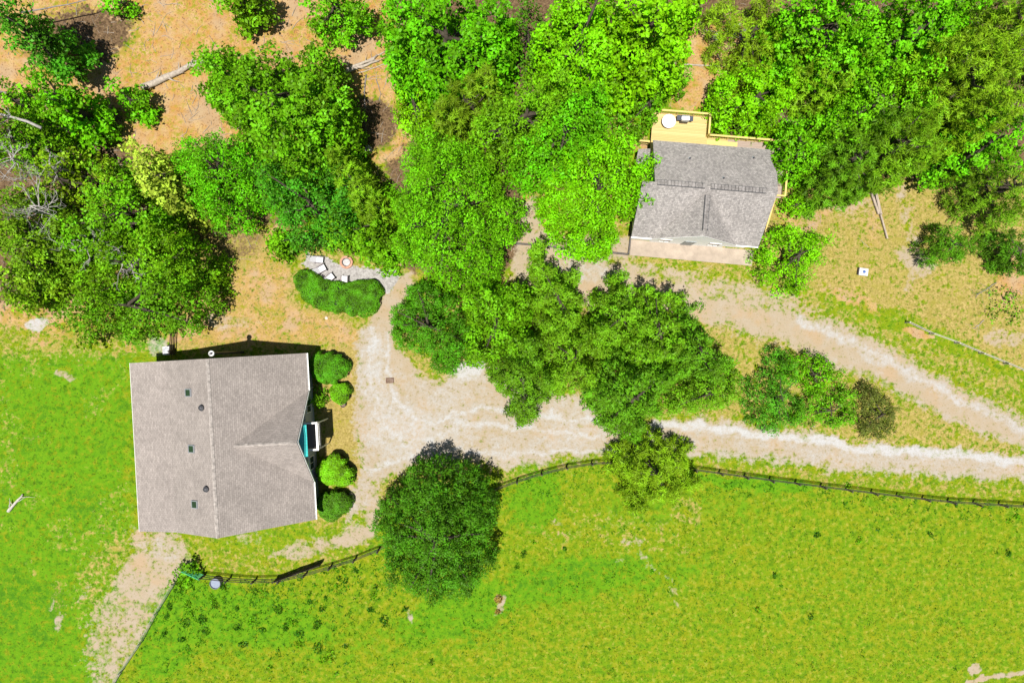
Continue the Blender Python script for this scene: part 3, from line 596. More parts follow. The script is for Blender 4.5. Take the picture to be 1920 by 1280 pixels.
T = [
 # --- upper left
 (B, 'small blue green leafy tree in the top left corner beside bare grey limbs', 'broad', 'bluish', 12, [(38, 55, 48), (70, 62, 26, .9), (10, 20, 40)], WOOD),
 (B, 'small light green tree at the left edge on orange clay below the corner tree', 'broad', 'bright', 10, [(20, 190, 42), (5, 175, 34)], WOOD),
 (B, 'small light green tree on the clay just right of the left edge tree', 'broad', 'bright', 11, [(105, 172, 40), (112, 205, 32, .9)], WOOD),
 (B, 'mid green tree at the left edge crossed by a long bare grey limb', 'broad', 'mid', 10, [(28, 255, 54), (70, 285, 34, .8), (-30, 240, 60)], WOOD),
 (B, 'tiny light green tree in dark shade between the dead limb and the clay', 'thin', 'lime', 5, [(120, 240, 24), (155, 243, 14, .8)], WOOD),
 (B, 'thin olive tree with rusty leaves among the bare branches at left', 'thin', 'olive', 8, [(120, 320, 60), (60, 345, 45)], WOOD),
 (B, 'patchy olive green tree with bare white twigs at the left edge', 'broad', 'moss', 9, [(60, 470, 75), (20, 400, 60), (120, 430, 50), (20, 540, 40, .8)], WOOD),
 (B, 'mid green oak between the bare branches and the pale blossoming tree', 'broad', 'mid', 10, [(205, 385, 68), (160, 440, 60), (250, 430, 52), (215, 330, 30, .8)], WOOD),
 (B, 'pale yellow blossoming tree on the clay beside the large oaks', 'broad', 'yellow', 8, [(283, 300, 40), (300, 345, 38), (262, 310, 24), (320, 380, 22)], WOOD),
 (B, 'large dark green oak leaning over the lawn north west of the tan roofed house', 'broad', 'dark2', 9, [(300, 555, 75), (210, 585, 62, .85), (145, 592, 50, .75), (345, 540, 40, .8), (250, 610, 40, .7)], WOOD),
 (B, 'bright green oak overlapping the dark oak north west of the tan roofed house', 'broad', 'mid', 11, [(290, 480, 68), (230, 495, 60), (330, 500, 42), (180, 530, 40)], WOOD),
 (B, 'large sprawling oak below the fallen trunk in the upper left clearing', 'broad', 'mid', 13, [(500, 180, 105), (420, 150, 66, .85), (580, 200, 78), (595, 120, 45, .7), (540, 270, 80), (400, 110, 34, .6), (630, 240, 34, .7)], WOOD),
 (B, 'bright lime tree on the left side of the sprawling oak', 'fine', 'bright', 10, [(400, 310, 84), (350, 290, 44, .8), (455, 320, 60), (400, 375, 54, .85)], WOOD),
 (B, 'rounded blue green tree north west of the fire pit patio', 'broad', 'bluish', 11, [(580, 370, 84), (530, 350, 55), (625, 396, 56), (560, 422, 46, .85)], WOOD),
 (B, 'green tree overhanging the edge of the fire pit patio', 'broad', 'mid', 9, [(640, 420, 46), (690, 440, 42), (600, 422, 34, .85), (515, 455, 30, .5), (708, 478, 22, .7), (675, 458, 18, .7)], WOOD),
 (B, 'feathery olive tree left of the big lime maple', 'pine', 'olive', 10, [(660, 340, 48), (690, 380, 40), (640, 300, 26)], WOOD),
 (B, 'small leafy sapling on the clay beside the fallen pale trunk', 'broad', 'bright', 4, [(240, 185, 26), (262, 200, 22, .8), (225, 170, 14), (275, 205, 14, .6)], None),
 (B, 'olive green tree filling the left edge above the clay and lawn', 'broad', 'olive', 8, [(45, 505, 52), (90, 470, 42), (15, 450, 46), (30, 560, 26, .8)], WOOD),
 (B, 'green tree cut by the top edge whose shadow falls on the open clay', 'broad', 'mid', 9, [(425, -28, 36), (455, -20, 24)], WOOD),
 ('shrub', 'small lime shrub at the top edge between the grey limbs and the clay', 'broad', 'bright', 3, [(215, 0, 20), (232, 8, 12)], None),
 # --- top centre
 (B, 'dark thin understory tree added to darken the shaded gap at the top edge of the woods', 'thin', 'dark', 6, [(990, 20, 36), (985, 70, 30), (995, 120, 20)], WOOD),  # dark tree added so the gap looks shaded
 (B, 'dense green maple at the top centre beside the dark forest gap', 'broad', 'bright', 13, [(830, 50, 100), (770, 80, 66, .85), (900, 90, 68, .85), (840, 130, 62, .8), (750, 20, 50), (930, 30, 45)], WOOD),
 (B, 'small green tree cut by the top edge above the clay bank', 'broad', 'bright', 8, [(625, 10, 46), (580, 5, 24), (660, 15, 30)], WOOD),
 (B, 'lime shrubby tree on the clay bank under the top centre maple', 'fine', 'lime', 5, [(775, 175, 38), (755, 205, 24), (790, 215, 26), (760, 150, 22)], WOOD),
 (B, 'feathery dark olive pine between the top centre maple and the mid green tree', 'pine', 'moss', 10, [(870, 185, 48), (840, 215, 36), (910, 160, 32)], WOOD),
 (B, 'mid green tree in the middle of the woods right of the feathery pine', 'fine', 'mid', 12, [(985, 215, 80), (930, 250, 58), (1040, 180, 56)], WOOD),
 (B, 'deeper green tree just left of the shrub by the grey roofed cottage', 'fine', 'bright', 12, [(1085, 225, 62), (1050, 260, 55), (1110, 190, 34), (1000, 290, 50, .85)], WOOD),
 (B, 'tall lime green tree at the top edge right of the dark forest gap', 'broad', 'lime', 13, [(1060, 50, 62), (1090, 110, 66), (1050, 90, 40), (1120, 160, 50, .8), (1100, 0, 60)], WOOD),
 (B, 'lime green tree at the top edge left of the clearing with the stump', 'broad', 'lime', 13, [(1215, 60, 76), (1190, 130, 46, .8), (1170, 20, 50), (1260, 110, 36, .8), (1250, 10, 60), (1300, 0, 36, .8)], WOOD),
 (B, 'huge bright lime maple in the centre of the woods', 'fine', 'bright', 14, [(845, 340, 98), (800, 290, 66, .85), (850, 440, 92), (930, 400, 62, .85), (790, 420, 72), (895, 490, 52, .75), (760, 370, 44, .75), (850, 510, 46, .7)], WOOD),
 (B, 'rounded lime tree overhanging the left end of the grey cottage roof', 'fine', 'lime', 10, [(1110, 330, 88), (1100, 410, 74, .9), (1180, 340, 54, .9), (1150, 280, 52), (1060, 380, 50, .85), (1212, 378, 30, .75), (1214, 320, 32, .8)], WOOD),
 ('shrub', 'leafy green shrub left of the yellow deck behind the grey cottage', 'fine', 'mid', 4.5, [(1200, 215, 38), (1165, 230, 22), (1225, 190, 26), (1240, 155, 30), (1275, 145, 26)], None),
 # --- right woods
 (B, 'olive brush tree growing over the rubble beside the clearing stump', 'pine', 'olive', 7, [(1400, 60, 50), (1420, 110, 42), (1375, 18, 40), (1450, 70, 40), (1440, 10, 40)], WOOD),
 (B, 'lime green thicket tree just behind the cottage deck railing', 'fine', 'lime', 7, [(1400, 160, 52), (1380, 200, 38), (1440, 190, 50), (1470, 160, 40), (1364, 175, 26), (1440, 216, 28), (1400, 212, 28)], WOOD),
 (B, 'rounded bright green tree touching the north east corner of the cottage roof', 'fine', 'bright', 7, [(1508, 290, 38), (1496, 266, 34), (1518, 310, 26), (1505, 240, 34)], WOOD),
 (B, 'bright green maple at the top edge with a dark gap below it', 'broad', 'bright', 13, [(1560, 40, 78), (1610, 80, 60, .9), (1510, 20, 50), (1600, 10, 50)], WOOD),
 (B, 'bright green maple at the top edge left of the tall pines', 'broad', 'bright', 13, [(1710, 40, 68), (1670, 90, 54, .9), (1760, 30, 60), (1800, 20, 50), (1720, 90, 40, .85)], WOOD),
 (B, 'small olive pine between the thicket and the wooden bin in the woods', 'pine', 'olive', 8, [(1530, 120, 44), (1560, 160, 36), (1600, 130, 34)], WOOD),
 (B, 'mid green oak in the middle of the right hand woods', 'broad', 'bright', 11, [(1650, 180, 66), (1600, 220, 46), (1710, 150, 46), (1720, 200, 40)], WOOD),
 ('pine_tree', 'yellow green pine on the slope above the stacked timber', 'pine', 'cedarl', 11, [(1690, 270, 66), (1720, 230, 48), (1660, 315, 40, .85), (1730, 290, 36, .8)], WOOD),
 ('pine_tree', 'mid green pine behind the shaded gap right of the cottage', 'pine', 'cedar', 10, [(1610, 280, 52), (1580, 330, 46, .85), (1620, 340, 34, .8), (1640, 240, 40)], WOOD),
 ('pine_tree', 'tall olive pine in the top right woods beside the maple', 'pine', 'olive', 14, [(1850, 120, 74), (1800, 170, 60), (1870, 60, 60), (1780, 110, 50), (1840, 220, 50)], WOOD),
 ('pine_tree', 'tall olive pine in the top right corner', 'pine', 'moss', 14, [(1910, 50, 60), (1935, 130, 60), (1900, -10, 60), (1920, 190, 40)], WOOD),
 (B, 'lime green tree at the right edge below the tall pines', 'broad', 'bright', 11, [(1840, 270, 52), (1890, 240, 48), (1810, 250, 36), (1925, 280, 40)], WOOD),
 ('pine_tree', 'dark pine at the right edge above the hillside grass', 'pine', 'moss', 10, [(1895, 340, 44), (1930, 370, 46), (1870, 310, 34), (1905, 400, 30, .7)], WOOD),
 # --- right hillside
 (B, 'bright green tree standing alone at the south east corner of the cottage', 'fine', 'lime', 6, [(1500, 470, 58), (1460, 490, 36), (1540, 460, 36, .9), (1500, 520, 34, .8), (1480, 440, 28)], None),
 ('shrub', 'round lime shrub beside the cottage deck stairs', 'fine', 'lime', 2.5, [(1495, 377, 24), (1515, 378, 18), (1482, 385, 14)], None),
 ('pine_tree', 'young open pine sapling alone on the dry hillside', 'pine', 'deep', 4.5, [(1785, 440, 30), (1765, 470, 24), (1805, 465, 26), (1835, 455, 26, .6), (1750, 455, 16, .7)], None),
 ('pine_tree', 'scraggly dark pine cut by the right edge on the hillside', 'pine', 'dark', 5, [(1910, 455, 32), (1925, 490, 26), (1900, 490, 18, .7)], None),
 ('shrub', 'low green weedy shrub at the right edge of the hillside', 'thin', 'mid', 1.6, [(1890, 565, 28), (1875, 590, 20), (1910, 590, 22)], None),
 # --- centre
 (B, 'round dark green tree beside the curving footpath', 'cedar', 'deep', 8, [(800, 590, 66), (770, 620, 46, .85), (840, 640, 52, .85), (835, 670, 36, .7), (790, 560, 40), (755, 590, 28, .75)], None),
 (B, 'mid green small leaved tree between the dark round tree and the first cedar', 'fine', 'mid', 9, [(930, 590, 62), (910, 640, 48, .9), (960, 570, 46), (900, 560, 40), (965, 640, 40, .85)], None),
 ('cedar_tree', 'cedar nearest the court with its crown hanging over the gravel', 'cedar', 'cedar', 11, [(975, 700, 62), (980, 750, 54, .85), (940, 710, 36, .8), (1020, 720, 36, .8), (985, 780, 32, .65), (990, 650, 40)], CED),
 ('cedar_tree', 'tall narrow cedar pointing at the garden edging beside the lime trees', 'cedar', 'cedarl', 11, [(1040, 545, 48), (1025, 510, 28, .9), (1010, 465, 15, .85), (1070, 560, 34, .85), (1045, 600, 48), (1008, 495, 16, .85), (1075, 520, 22, .7)], CED),
 ('cedar_tree', 'cedar in the middle of the row with gaps of orange brush', 'cedar', 'cedarl', 10, [(1065, 660, 58), (1100, 700, 48), (1050, 710, 40, .85), (1110, 640, 44), (1050, 630, 36)], CED),
 ('cedar_tree', 'cedar with a pointed top facing the sunny upper driveway', 'cedar', 'cedarl', 11, [(1170, 590, 52), (1175, 545, 26, .9), (1165, 520, 14, .85), (1140, 620, 44), (1195, 620, 44), (1130, 560, 22, .7)], CED),
 ('cedar_tree', 'broad cedar right of the pointed one along the upper driveway', 'cedar', 'cedarl', 11, [(1240, 610, 56), (1235, 560, 30, .85), (1270, 560, 14, .8), (1220, 660, 50), (1260, 650, 48), (1215, 545, 12, .75)], CED),
 ('cedar_tree', 'largest cedar reaching down across the lower gravel driveway', 'cedar', 'cedar', 12, [(1180, 720, 66), (1170, 770, 54, .85), (1150, 740, 44), (1215, 760, 46, .85), (1190, 800, 40, .65), (1240, 710, 46), (1145, 800, 18, .5)], CED),
 ('cedar_tree', 'triangular cedar with a dark spire at the right of the row', 'cedar', 'cedar', 11, [(1315, 650, 50), (1305, 605, 24, .85), (1302, 575, 12, .85), (1340, 690, 44), (1290, 680, 46), (1370, 680, 22, .7)], CED),
 ('cedar_tree', 'low lime cedar at the right end of the row', 'cedar', 'cedarl', 8, [(1340, 730, 50), (1375, 740, 32, .8), (1300, 745, 42, .85), (1380, 710, 30, .8), (1260, 760, 30, .75)], CED),
 ('cedar_tree', 'loose branched cedar straddling the rail fence', 'pine', 'olive', 8, [(1230, 885, 56), (1190, 880, 46, .85), (1280, 870, 44, .85), (1210, 930, 46, .8), (1260, 920, 44, .8), (1175, 850, 28, .7), (1300, 905, 26, .6), (1240, 840, 34, .8)], None),
 ('shrub', 'dark green bush with a shaded peak between the two driveways', 'cedar', 'bluish', 4.5, [(1450, 740, 44), (1475, 700, 34), (1465, 668, 18, .8), (1430, 770, 30, .8), (1450, 795, 26, .6), (1490, 770, 36, .8)], None),
 ('shrub', 'rounded bright green bush on top of the dark one between the driveways', 'fine', 'bright', 4, [(1535, 700, 42), (1555, 715, 32), (1500, 690, 26)], None),
 ('shrub', 'light green bush along the lower driveway beside the brown bush', 'cedar', 'mid', 3.5, [(1545, 770, 36), (1580, 775, 34, .9), (1515, 780, 26, .8), (1590, 745, 22, .8)], None),
 ('shrub', 'brown tinged dark bush at the right end of the driveway planting', 'cedar', 'brown', 3.5, [(1655, 775, 42), (1640, 745, 26, .9), (1660, 800, 32, .8), (1680, 765, 24, .8)], None),
 (B, 'big round dark green tree beside the fence and the gravel court', 'cedar', 'dark', 11, [(815, 990, 88), (760, 1000, 58, .85), (870, 1000, 62, .85), (830, 1060, 70, .85), (800, 920, 54, .85), (890, 960, 50, .8), (870, 910, 34, .6), (735, 960, 36, .7), (718, 990, 30, .6), (825, 1100, 44, .7), (880, 1060, 52, .75), (755, 1060, 50, .75), (780, 1095, 36, .6), (865, 1100, 32, .6)], None),
 # --- bushes by the house (corner)
 ('shrub', 'leafy lime shrub between the two round clipped bushes at the house', 'fine', 'clipl', 1.7, [(600, 742, 15), (596, 752, 12), (606, 760, 8)], BUSH),
 ('shrub', 'leafy shrub growing on the fence corner beside the green gate', 'broad', 'mid', 1.8, [(338, 1068, 14), (345, 1076, 14), (330, 1080, 10), (348, 1062, 10)], None),
 ('shrub', 'weedy green shrub at the corner of the wire fence below the green gate', 'thin', 'mid', 1.2, [(335, 1100, 14), (345, 1110, 14), (325, 1096, 10)], None),
]
for nm, lab, kd, col, h, lobes, grp in T:
    zb = 0.12 if nm == 'shrub' else (0.16 if nm == 'cedar_tree' else 0.24)
    tree(nm, lab, {'shrub': 'shrub', 'pine_tree': 'pine tree', 'cedar_tree': 'cedar tree'}.get(nm, 'tree'), kd, col, h, lobes, zb, grp, trunk=(nm != 'shrub') or h > 2)

# ================================================================ CLIPPED HEDGES
def clipped(name, label, outline_lobes, h, col, group=None, leafL=0.13, den=230, seed=3, lift=0.0):
    """dense clipped bush: superellipse profile over a union of discs (photo pixels at ground scale)"""
    rng = np.random.default_rng(seed); L = []
    for px, py, r in outline_lobes:
        x, y, _ = g(px, py, h * 0.8); L.append((x, y, r / 20 * (H - h * 0.8) / H))
    L = np.array(L); bx, by = L[:, 0].mean(), L[:, 1].mean(); root = empty(name, (bx, by, gh(bx, by)), 0, label, 'hedge' if name == 'hedge' else 'shrub', group)
    L[:, 0] -= bx; L[:, 1] -= by; ex = 3.2
    N_ = int(den * (np.pi * (L[:, 2] ** 2).sum() * 0.8 + 2 * np.pi * L[:, 2].sum() * h * 0.7)); P = []; Nm = []
    w = L[:, 2] ** 2 / (L[:, 2] ** 2).sum(); k = rng.choice(len(L), N_, p=w)
    a = rng.random(N_) * 2 * pi; ontop = rng.random(N_) < 0.6; q_ = np.sqrt(rng.random(N_)); zz_ = rng.random(N_)
    qq = np.where(ontop, q_, (1 - zz_ ** ex) ** (1 / ex)); z = h * np.where(ontop, (1 - q_ ** ex) ** (1 / ex), zz_); rr = L[k, 2] * qq
    th = np.where(ontop, qq ** 3 * 1.2, 1.35 - 0.9 * zz_ ** 4)
    bmp = 1 + 0.05 * np.sin(a * 3 + k) + 0.03 * np.sin(a * 7)
    x = L[k, 0] + rr * np.cos(a) * bmp; y = L[k, 1] + rr * np.sin(a) * bmp
    top = np.zeros(N_)
    for lx, ly, r in L:
        q = np.hypot(x - lx, y - ly) / r; top = np.maximum(top, np.where(q < 1, h * np.clip(1 - q ** ex, 0, 1) ** (1 / ex), 0))
    ok = top < z + 0.12; x, y, z, a, th = x[ok], y[ok], z[ok], a[ok], th[ok]; n = len(x)
    lump = (vnoise(x + bx, y + by, 0.35, 9) - 0.5) * 0.22
    P = np.stack([x, y, z + lump + rng.normal(0, 0.03, n)], -1)
    Nn = np.stack([np.cos(a) * np.sin(th) ** 2, np.sin(a) * np.sin(th) ** 2, np.cos(th) + 0.3], -1) + 0.45 * rng.normal(size=(n, 3))
    LL = leafL * rng.uniform(0.7, 1.5, n); V = leafcards(P, Nn, LL, LL * 0.5, rng)
    t = np.clip(0.5 + (vnoise(x + bx, y + by, 0.5, 19) - 0.5) * 0.9 + rng.normal(0, 0.2, n), 0, 1)
    me = raw_mesh('foliage', V, np.arange(4 * n).reshape(-1, 4)); fattr(me, 'tint', np.repeat(t, 4)); link('foliage', me, m_leaf(col, COLS[col], 0.50, 0.3), root)
    # woody inside, seen only through gaps
    m = MB()
    for lx, ly, r in L:
        for q in range(5):
            aa = q * 1.26 + lx; m.tube([(lx, ly, -0.05), (lx + cos(aa) * r * 0.35, ly + sin(aa) * r * 0.35, h * 0.5), (lx + cos(aa) * r * 0.7, ly + sin(aa) * r * 0.7, h * 0.8)], [0.03, 0.02, 0.008], 5)
    m.build('stems', BARK, root)
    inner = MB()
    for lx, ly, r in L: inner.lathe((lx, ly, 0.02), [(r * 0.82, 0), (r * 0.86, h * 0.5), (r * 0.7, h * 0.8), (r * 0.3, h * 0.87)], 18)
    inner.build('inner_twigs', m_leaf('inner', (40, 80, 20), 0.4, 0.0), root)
    return root
clipped('hedge', 'kidney shaped clipped hedge curving round the fire pit patio', [(572, 527, 25), (585, 540, 29), (605, 551, 30), (630, 558, 32), (655, 560, 33), (676, 557, 36), (684, 553, 33)], 1.4, 'clip', None, seed=4)
clipped('clipped_bush', 'largest round clipped bush at the north east corner of the tan roofed house', [(606, 688, 31), (622, 690, 30)], 1.9, 'clip', BUSH, seed=5)
clipped('clipped_bush', 'small round yellow green clipped bush beside the dark pot', [(636, 737, 21)], 1.4, 'clipl', BUSH, seed=6)
clipped('shrub', 'leafy lime rounded shrub just above the lowest clipped bush by the house', [(615, 886, 25), (638, 892, 22), (626, 870, 19), (648, 900, 12)], 1.9, 'clipl', BUSH, leafL=0.2, den=150, seed=9)
clipped('clipped_bush', 'dark green clipped bush under the spiky shrub at the south east corner of the house', [(618, 951, 29), (632, 946, 26)], 1.7, 'dark', BUSH, seed=8)

# ================================================================ TAN ROOFED HOUSE
TAN_M = m_shingle('tan_shingles', (0.295, 0.258, 0.234), (0.235, 0.205, 0.186), (0.185, 0.16, 0.145), tone=0.35)
TAN_W = m_shingle('tan_shingles_cross', (0.30, 0.262, 0.238), (0.245, 0.214, 0.194), (0.20, 0.174, 0.158), swap=True, tone=0.35)
CAPM = m_plain('ridge_cap_shingle', (0.31, 0.275, 0.25), 0.9, 0.1, 0.45, 3)
SIDING = m_plain('pale_siding', (0.38, 0.41, 0.43), 0.7, 0.2, 0.1, 3)
WHITE = m_plain('white_paint', (0.75, 0.74, 0.72), 0.5, 0.4, 0.06, 4)
TEAL = m_plain('teal_metal', (0.03, 0.42, 0.40), 0.4, 0.5, 0.12, 3)
DARKM = m_plain('dark_metal', (0.035, 0.035, 0.04), 0.5, 0.4, 0.2, 8)
GREYM = m_plain('grey_metal', (0.30, 0.31, 0.33), 0.45, 0.5, 0.15, 5, 0.3)
GLASS = m_plain('dark_glass', (0.03, 0.05, 0.045), 0.08, 0.6, 0.1, 2)
GREENGL = m_plain('green_tinted_glass', (0.018, 0.04, 0.016), 0.12, 0.3, 0.4, 4)
CONC = m_plain('concrete', (0.33, 0.27, 0.215), 0.9, 0.1, 0.2, 0.9)
HO = np.array([-24.75, -8.83]); HA = radians(3.24)
house = empty('house', (HO[0], HO[1], 0), HA, 'large tan shingled house with a cross gable, standing left of the gravel court', 'house')
def zr1(u):
    return 7.65 - 0.65 * u if u >= 0 else (7.65 + 0.573 * u if u > -4.8 else 4.9 + 0.27 * (u + 4.8))
VN = 7.42
# walls
m = MB(); prof = [(-8.0, 0), (6.3, 0), (6.3, 3.40), (0, 7.46), (-4.8, 4.73), (-8.0, 3.87)]; v0, v1 = -7.1, 7.1; n = len(prof)
m.add([(u, v0, z) for u, z in prof] + [(u, v1, z) for u, z in prof], [tuple(range(n))[::-1], tuple(range(n, 2 * n))] + [(i, (i + 1) % n, n + (i + 1) % n, n + i) for i in range(n)])
m.add([(2.0, -3.7, 3.0), (6.303, -3.7, 3.0), (6.303, -3.7, 3.35), (6.303, 0, 6.62), (6.303, 3.7, 3.35), (6.303, 3.7, 3.0), (2.0, 3.7, 3.0), (2.0, 0, 6.3)],
      [(1, 2, 3, 4, 5), (0, 1, 5, 6), (0, 7, 3, 2, 1), (6, 5, 4, 3, 7)])
wall = m.build('wall', SIDING, house)
# roof
m = MB(); E = 6.85
m.slab([(0, VN, zr1(0)), (0, -VN, zr1(0)), (E, -VN, 3.2), (E, -4.05, 3.2), (1.31, 0, 6.8), (E, 4.05, 3.2), (E, VN, 3.2)], 0.14)
m.slab([(0, VN, 7.65), (-4.8, VN, 4.9), (-4.8, -VN, 4.9), (0, -VN, 7.65)], 0.14)
m.slab([(-4.8, VN, 4.9), (-8.5, VN, 3.9), (-8.5, -VN, 3.9), (-4.8, -VN, 4.9)], 0.14)
roof = m.build('roof', TAN_M, house)
m = MB(); m.slab([(1.31, 0, 6.8), (6.72, 0, 6.8), (E, 4.05, 3.2)], 0.12); m.slab([(1.31, 0, 6.8), (E, -4.05, 3.2), (6.72, 0, 6.8)], 0.12)
m.build('gable_roof', TAN_W, house)
m = MB()
y = -VN
while y < VN - 0.05:
    y2 = min(y + 0.30, VN); dz = 0.02 + 0.012 * ((int(y * 10)) % 2)
    m.slab([(0.0, y, 7.672 + dz), (0.0, y2, 7.672), (-0.14, y2, 7.59), (-0.14, y, 7.59 + dz)], 0.03)
    m.slab([(0.0, y, 7.672 + dz), (0.14, y, 7.58 + dz), (0.14, y2, 7.58), (0.0, y2, 7.672)], 0.03); y += 0.302
m.build('ridge_cap', CAPM, roof)
m = MB(); x = 1.4
while x < 6.6:
    x2 = min(x + 0.3, 6.7); m.slab([(x, 0, 6.845), (x2, 0, 6.825), (x2, 0.14, 6.70), (x, 0.14, 6.72)], 0.03); m.slab([(x, 0, 6.845), (x, -0.14, 6.72), (x2, -0.14, 6.70), (x2, 0, 6.825)], 0.03); x += 0.302
m.build('gable_ridge_cap', CAPM, roof)
m = MB(); m.box(-8.53, -8.503, -VN, VN, 3.72, 3.89)
m.build('west_fascia', WHITE, house)
for a_, b_ in ((4.1, VN), (-VN, -4.1)):
    m = MB()
    m.box(E + 0.005, E + 0.02, a_, b_, 3.04, 3.17); m.box(E + 0.02, E + 0.125, a_, b_, 3.04, 3.055); m.box(E + 0.11, E + 0.13, a_, b_, 3.055, 3.17)
    for k in range(int((b_ - a_) / 0.55)): m.box(E + 0.02, E + 0.11, a_ + 0.2 + k * 0.55, a_ + 0.235 + k * 0.55, 3.13, 3.155)
    gt = m.build('gutter', WHITE, house)
    m = MB(); yy = 4.2 if a_ > 0 else -4.2; m.tube([(E + 0.06, yy, 3.04), (6.37, yy, 2.7), (6.37, yy, 0.1)], 0.045, 6); m.build('downspout', WHITE, gt)
m = MB()      # white rake boards on the cross gable
m.bar((6.79, 0, 6.66), (6.90, 4.05, 3.05), 0.03, 0.16); m.bar((6.79, 0, 6.66), (6.90, -4.05, 3.05), 0.03, 0.16); m.build('gable_trim', WHITE, house)
def onroof(px, py, zf, org, ang):
    z = 5.0
    for _ in range(30):
        x, y, _z = g(px, py, z); dx, dy = x - org[0], y - org[1]; u = dx * cos(ang) + dy * sin(ang); v = -dx * sin(ang) + dy * cos(ang); z = zf(u, v)
    return u, v, z
def tilted(mb, u, v, z, slope, prims):
    """prims: boxes (x0,x1,y0,y1,z0,z1) relative, tilted about local v axis by slope"""
    a = math.atan(slope); c, s_ = cos(a), sin(a)
    for (x0, x1, y0, y1, z0, z1) in prims:
        q = MB().box(x0, x1, y0, y1, z0, z1); mb.add([(u + p[0] * c - p[2] * s_, v + p[1], z + p[0] * s_ + p[2] * c) for p in q.v], q.f)
for (px, py) in ((354, 736), (360, 841), (366, 945)):
    u, v, z = onroof(px, py, lambda a, b: zr1(a), HO, HA)
    m = MB(); tilted(m, u, v, z, 0.573, [(-0.38, 0.38, -0.34, -0.27, -0.05, 0.12), (-0.38, 0.38, 0.27, 0.34, -0.05, 0.12), (-0.38, -0.31, -0.27, 0.27, -0.05, 0.12), (0.31, 0.38, -0.27, 0.27, -0.05, 0.12)])
    f = m.build('skylight', GREYM, house); m = MB(); tilted(m, u, v, z, 0.573, [(-0.31, 0.31, -0.27, 0.27, -0.02, 0.09)]); m.build('pane', GREENGL, f)
for (px, py) in ((379, 764), (388, 916)):
    u, v, z = onroof(px, py, lambda a, b: zr1(a), HO, HA)
    m = MB(); m.lathe((u, v, z - 0.1), [(0.30, 0), (0.30, 0.12), (0.14, 0.14), (0.14, 0.26), (0.25, 0.27), (0.22, 0.36), (0.08, 0.42)], 18); m.build('roof_vent', DARKM, house, smooth=False)
# flue pipe on the north wall
c_, s_ = cos(HA), sin(HA)
def loc1(x, y): dx, dy = x - HO[0], y - HO[1]; return dx * c_ + dy * s_, -dx * s_ + dy * c_
fu, fv = loc1(-25.2, -1.0)
m = MB(); m.tube([(fu, fv, 0.0), (fu, fv, 6.6)], 0.11, 10); fl = m.build('flue_pipe', DARKM, house)
m = MB(); m.lathe((fu, fv, 6.55), [(0.16, 0), (0.24, 0.08), (0.24, 0.26), (0.20, 0.30), (0.19, 0.30), (0.18, 0.2), (0.08, 0.18)], 18); m.build('flue_cap', WHITE, fl)
m = MB(); m.lathe((fu, fv, 6.74), [(0.10, 0), (0.10, 0.17), (0.03, 0.2)], 12); m.build('flue_opening', DARKM, fl)
# windows and doors
def window1(parent, u, v, z, w, h, face='e', name='window'):
    m = MB(); t = 0.05
    if face == 'e':
        m.box(u, u + t, v - w / 2 - .08, v + w / 2 + .08, z - .08, z); m.box(u, u + t, v - w / 2 - .08, v + w / 2 + .08, z + h, z + h + .1)
        m.box(u, u + t, v - w / 2 - .08, v - w / 2, z, z + h); m.box(u, u + t, v + w / 2, v + w / 2 + .08, z, z + h); m.box(u, u + t * .7, v - .02, v + .02, z, z + h)
        f = m.build(name, WHITE, parent); MB().box(u, u + .02, v - w / 2, v + w / 2, z, z + h).build('pane', GLASS, f)
    else:
        s = 1 if face == 'n' else -1; a, b = sorted((v, v + s * t)); a2, b2 = sorted((v, v + s * .02))
        m.box(u - w / 2 - .08, u + w / 2 + .08, a, b, z - .08, z); m.box(u - w / 2 - .08, u + w / 2 + .08, a, b, z + h, z + h + .1)
        m.box(u - w / 2 - .08, u - w / 2, a, b, z, z + h); m.box(u + w / 2, u + w / 2 + .08, a, b, z, z + h); m.box(u - .02, u + .02, a, b, z, z + h)
        f = m.build(name, WHITE, parent); MB().box(u - w / 2, u + w / 2, a2, b2, z, z + h).build('pane', GLASS, f)
    return f
for v in (-5.6, -2.6, 2.6, 5.4): window1(house, 6.305, v, 1.0, 1.1, 1.2)
for u in (-6, -2, 3.5): window1(house, u, 7.1, 1.0, 1.1, 1.2, 'n'); window1(house, u, -7.1, 1.0, 1.1, 1.2, 's')
m = MB(); m.box(6.306, 6.36, -0.85, 0.85, 2.82, 4.85); dr = m.build('balcony_door', WHITE, house)
m = MB(); m.box(6.36, 6.372, -0.72, -0.06, 3.0, 4.7); m.box(6.36, 6.372, 0.06, 0.72, 3.0, 4.7); m.build('pane', GLASS, dr)
m = MB(); m.box(6.306, 6.36, -0.5, 0.5, 0.15, 2.2); m.build('door', TEAL, house)
# grey trim band across the gable wall
TB = m_plain('blue_grey_trim', (0.12, 0.17, 0.23), .6)
for a_, b_ in ((1.35, 3.6), (-3.6, -1.35)): m = MB(); m.box(6.306, 6.36, a_, b_, 2.9, 3.08); m.build('trim_band', TB, house)
# teal awning
m = MB(); m.slab([(6.31, -1.5, 5.35), (7.06, -1.5, 5.02), (7.06, 1.25, 5.02), (6.31, 1.25, 5.35)], 0.05)
for k in range(12): 
    vv = -1.48 + k * 0.245; m.bar((6.32, vv, 5.365), (7.06, vv, 5.04), 0.025, 0.04)
m.build('awning', TEAL, house)
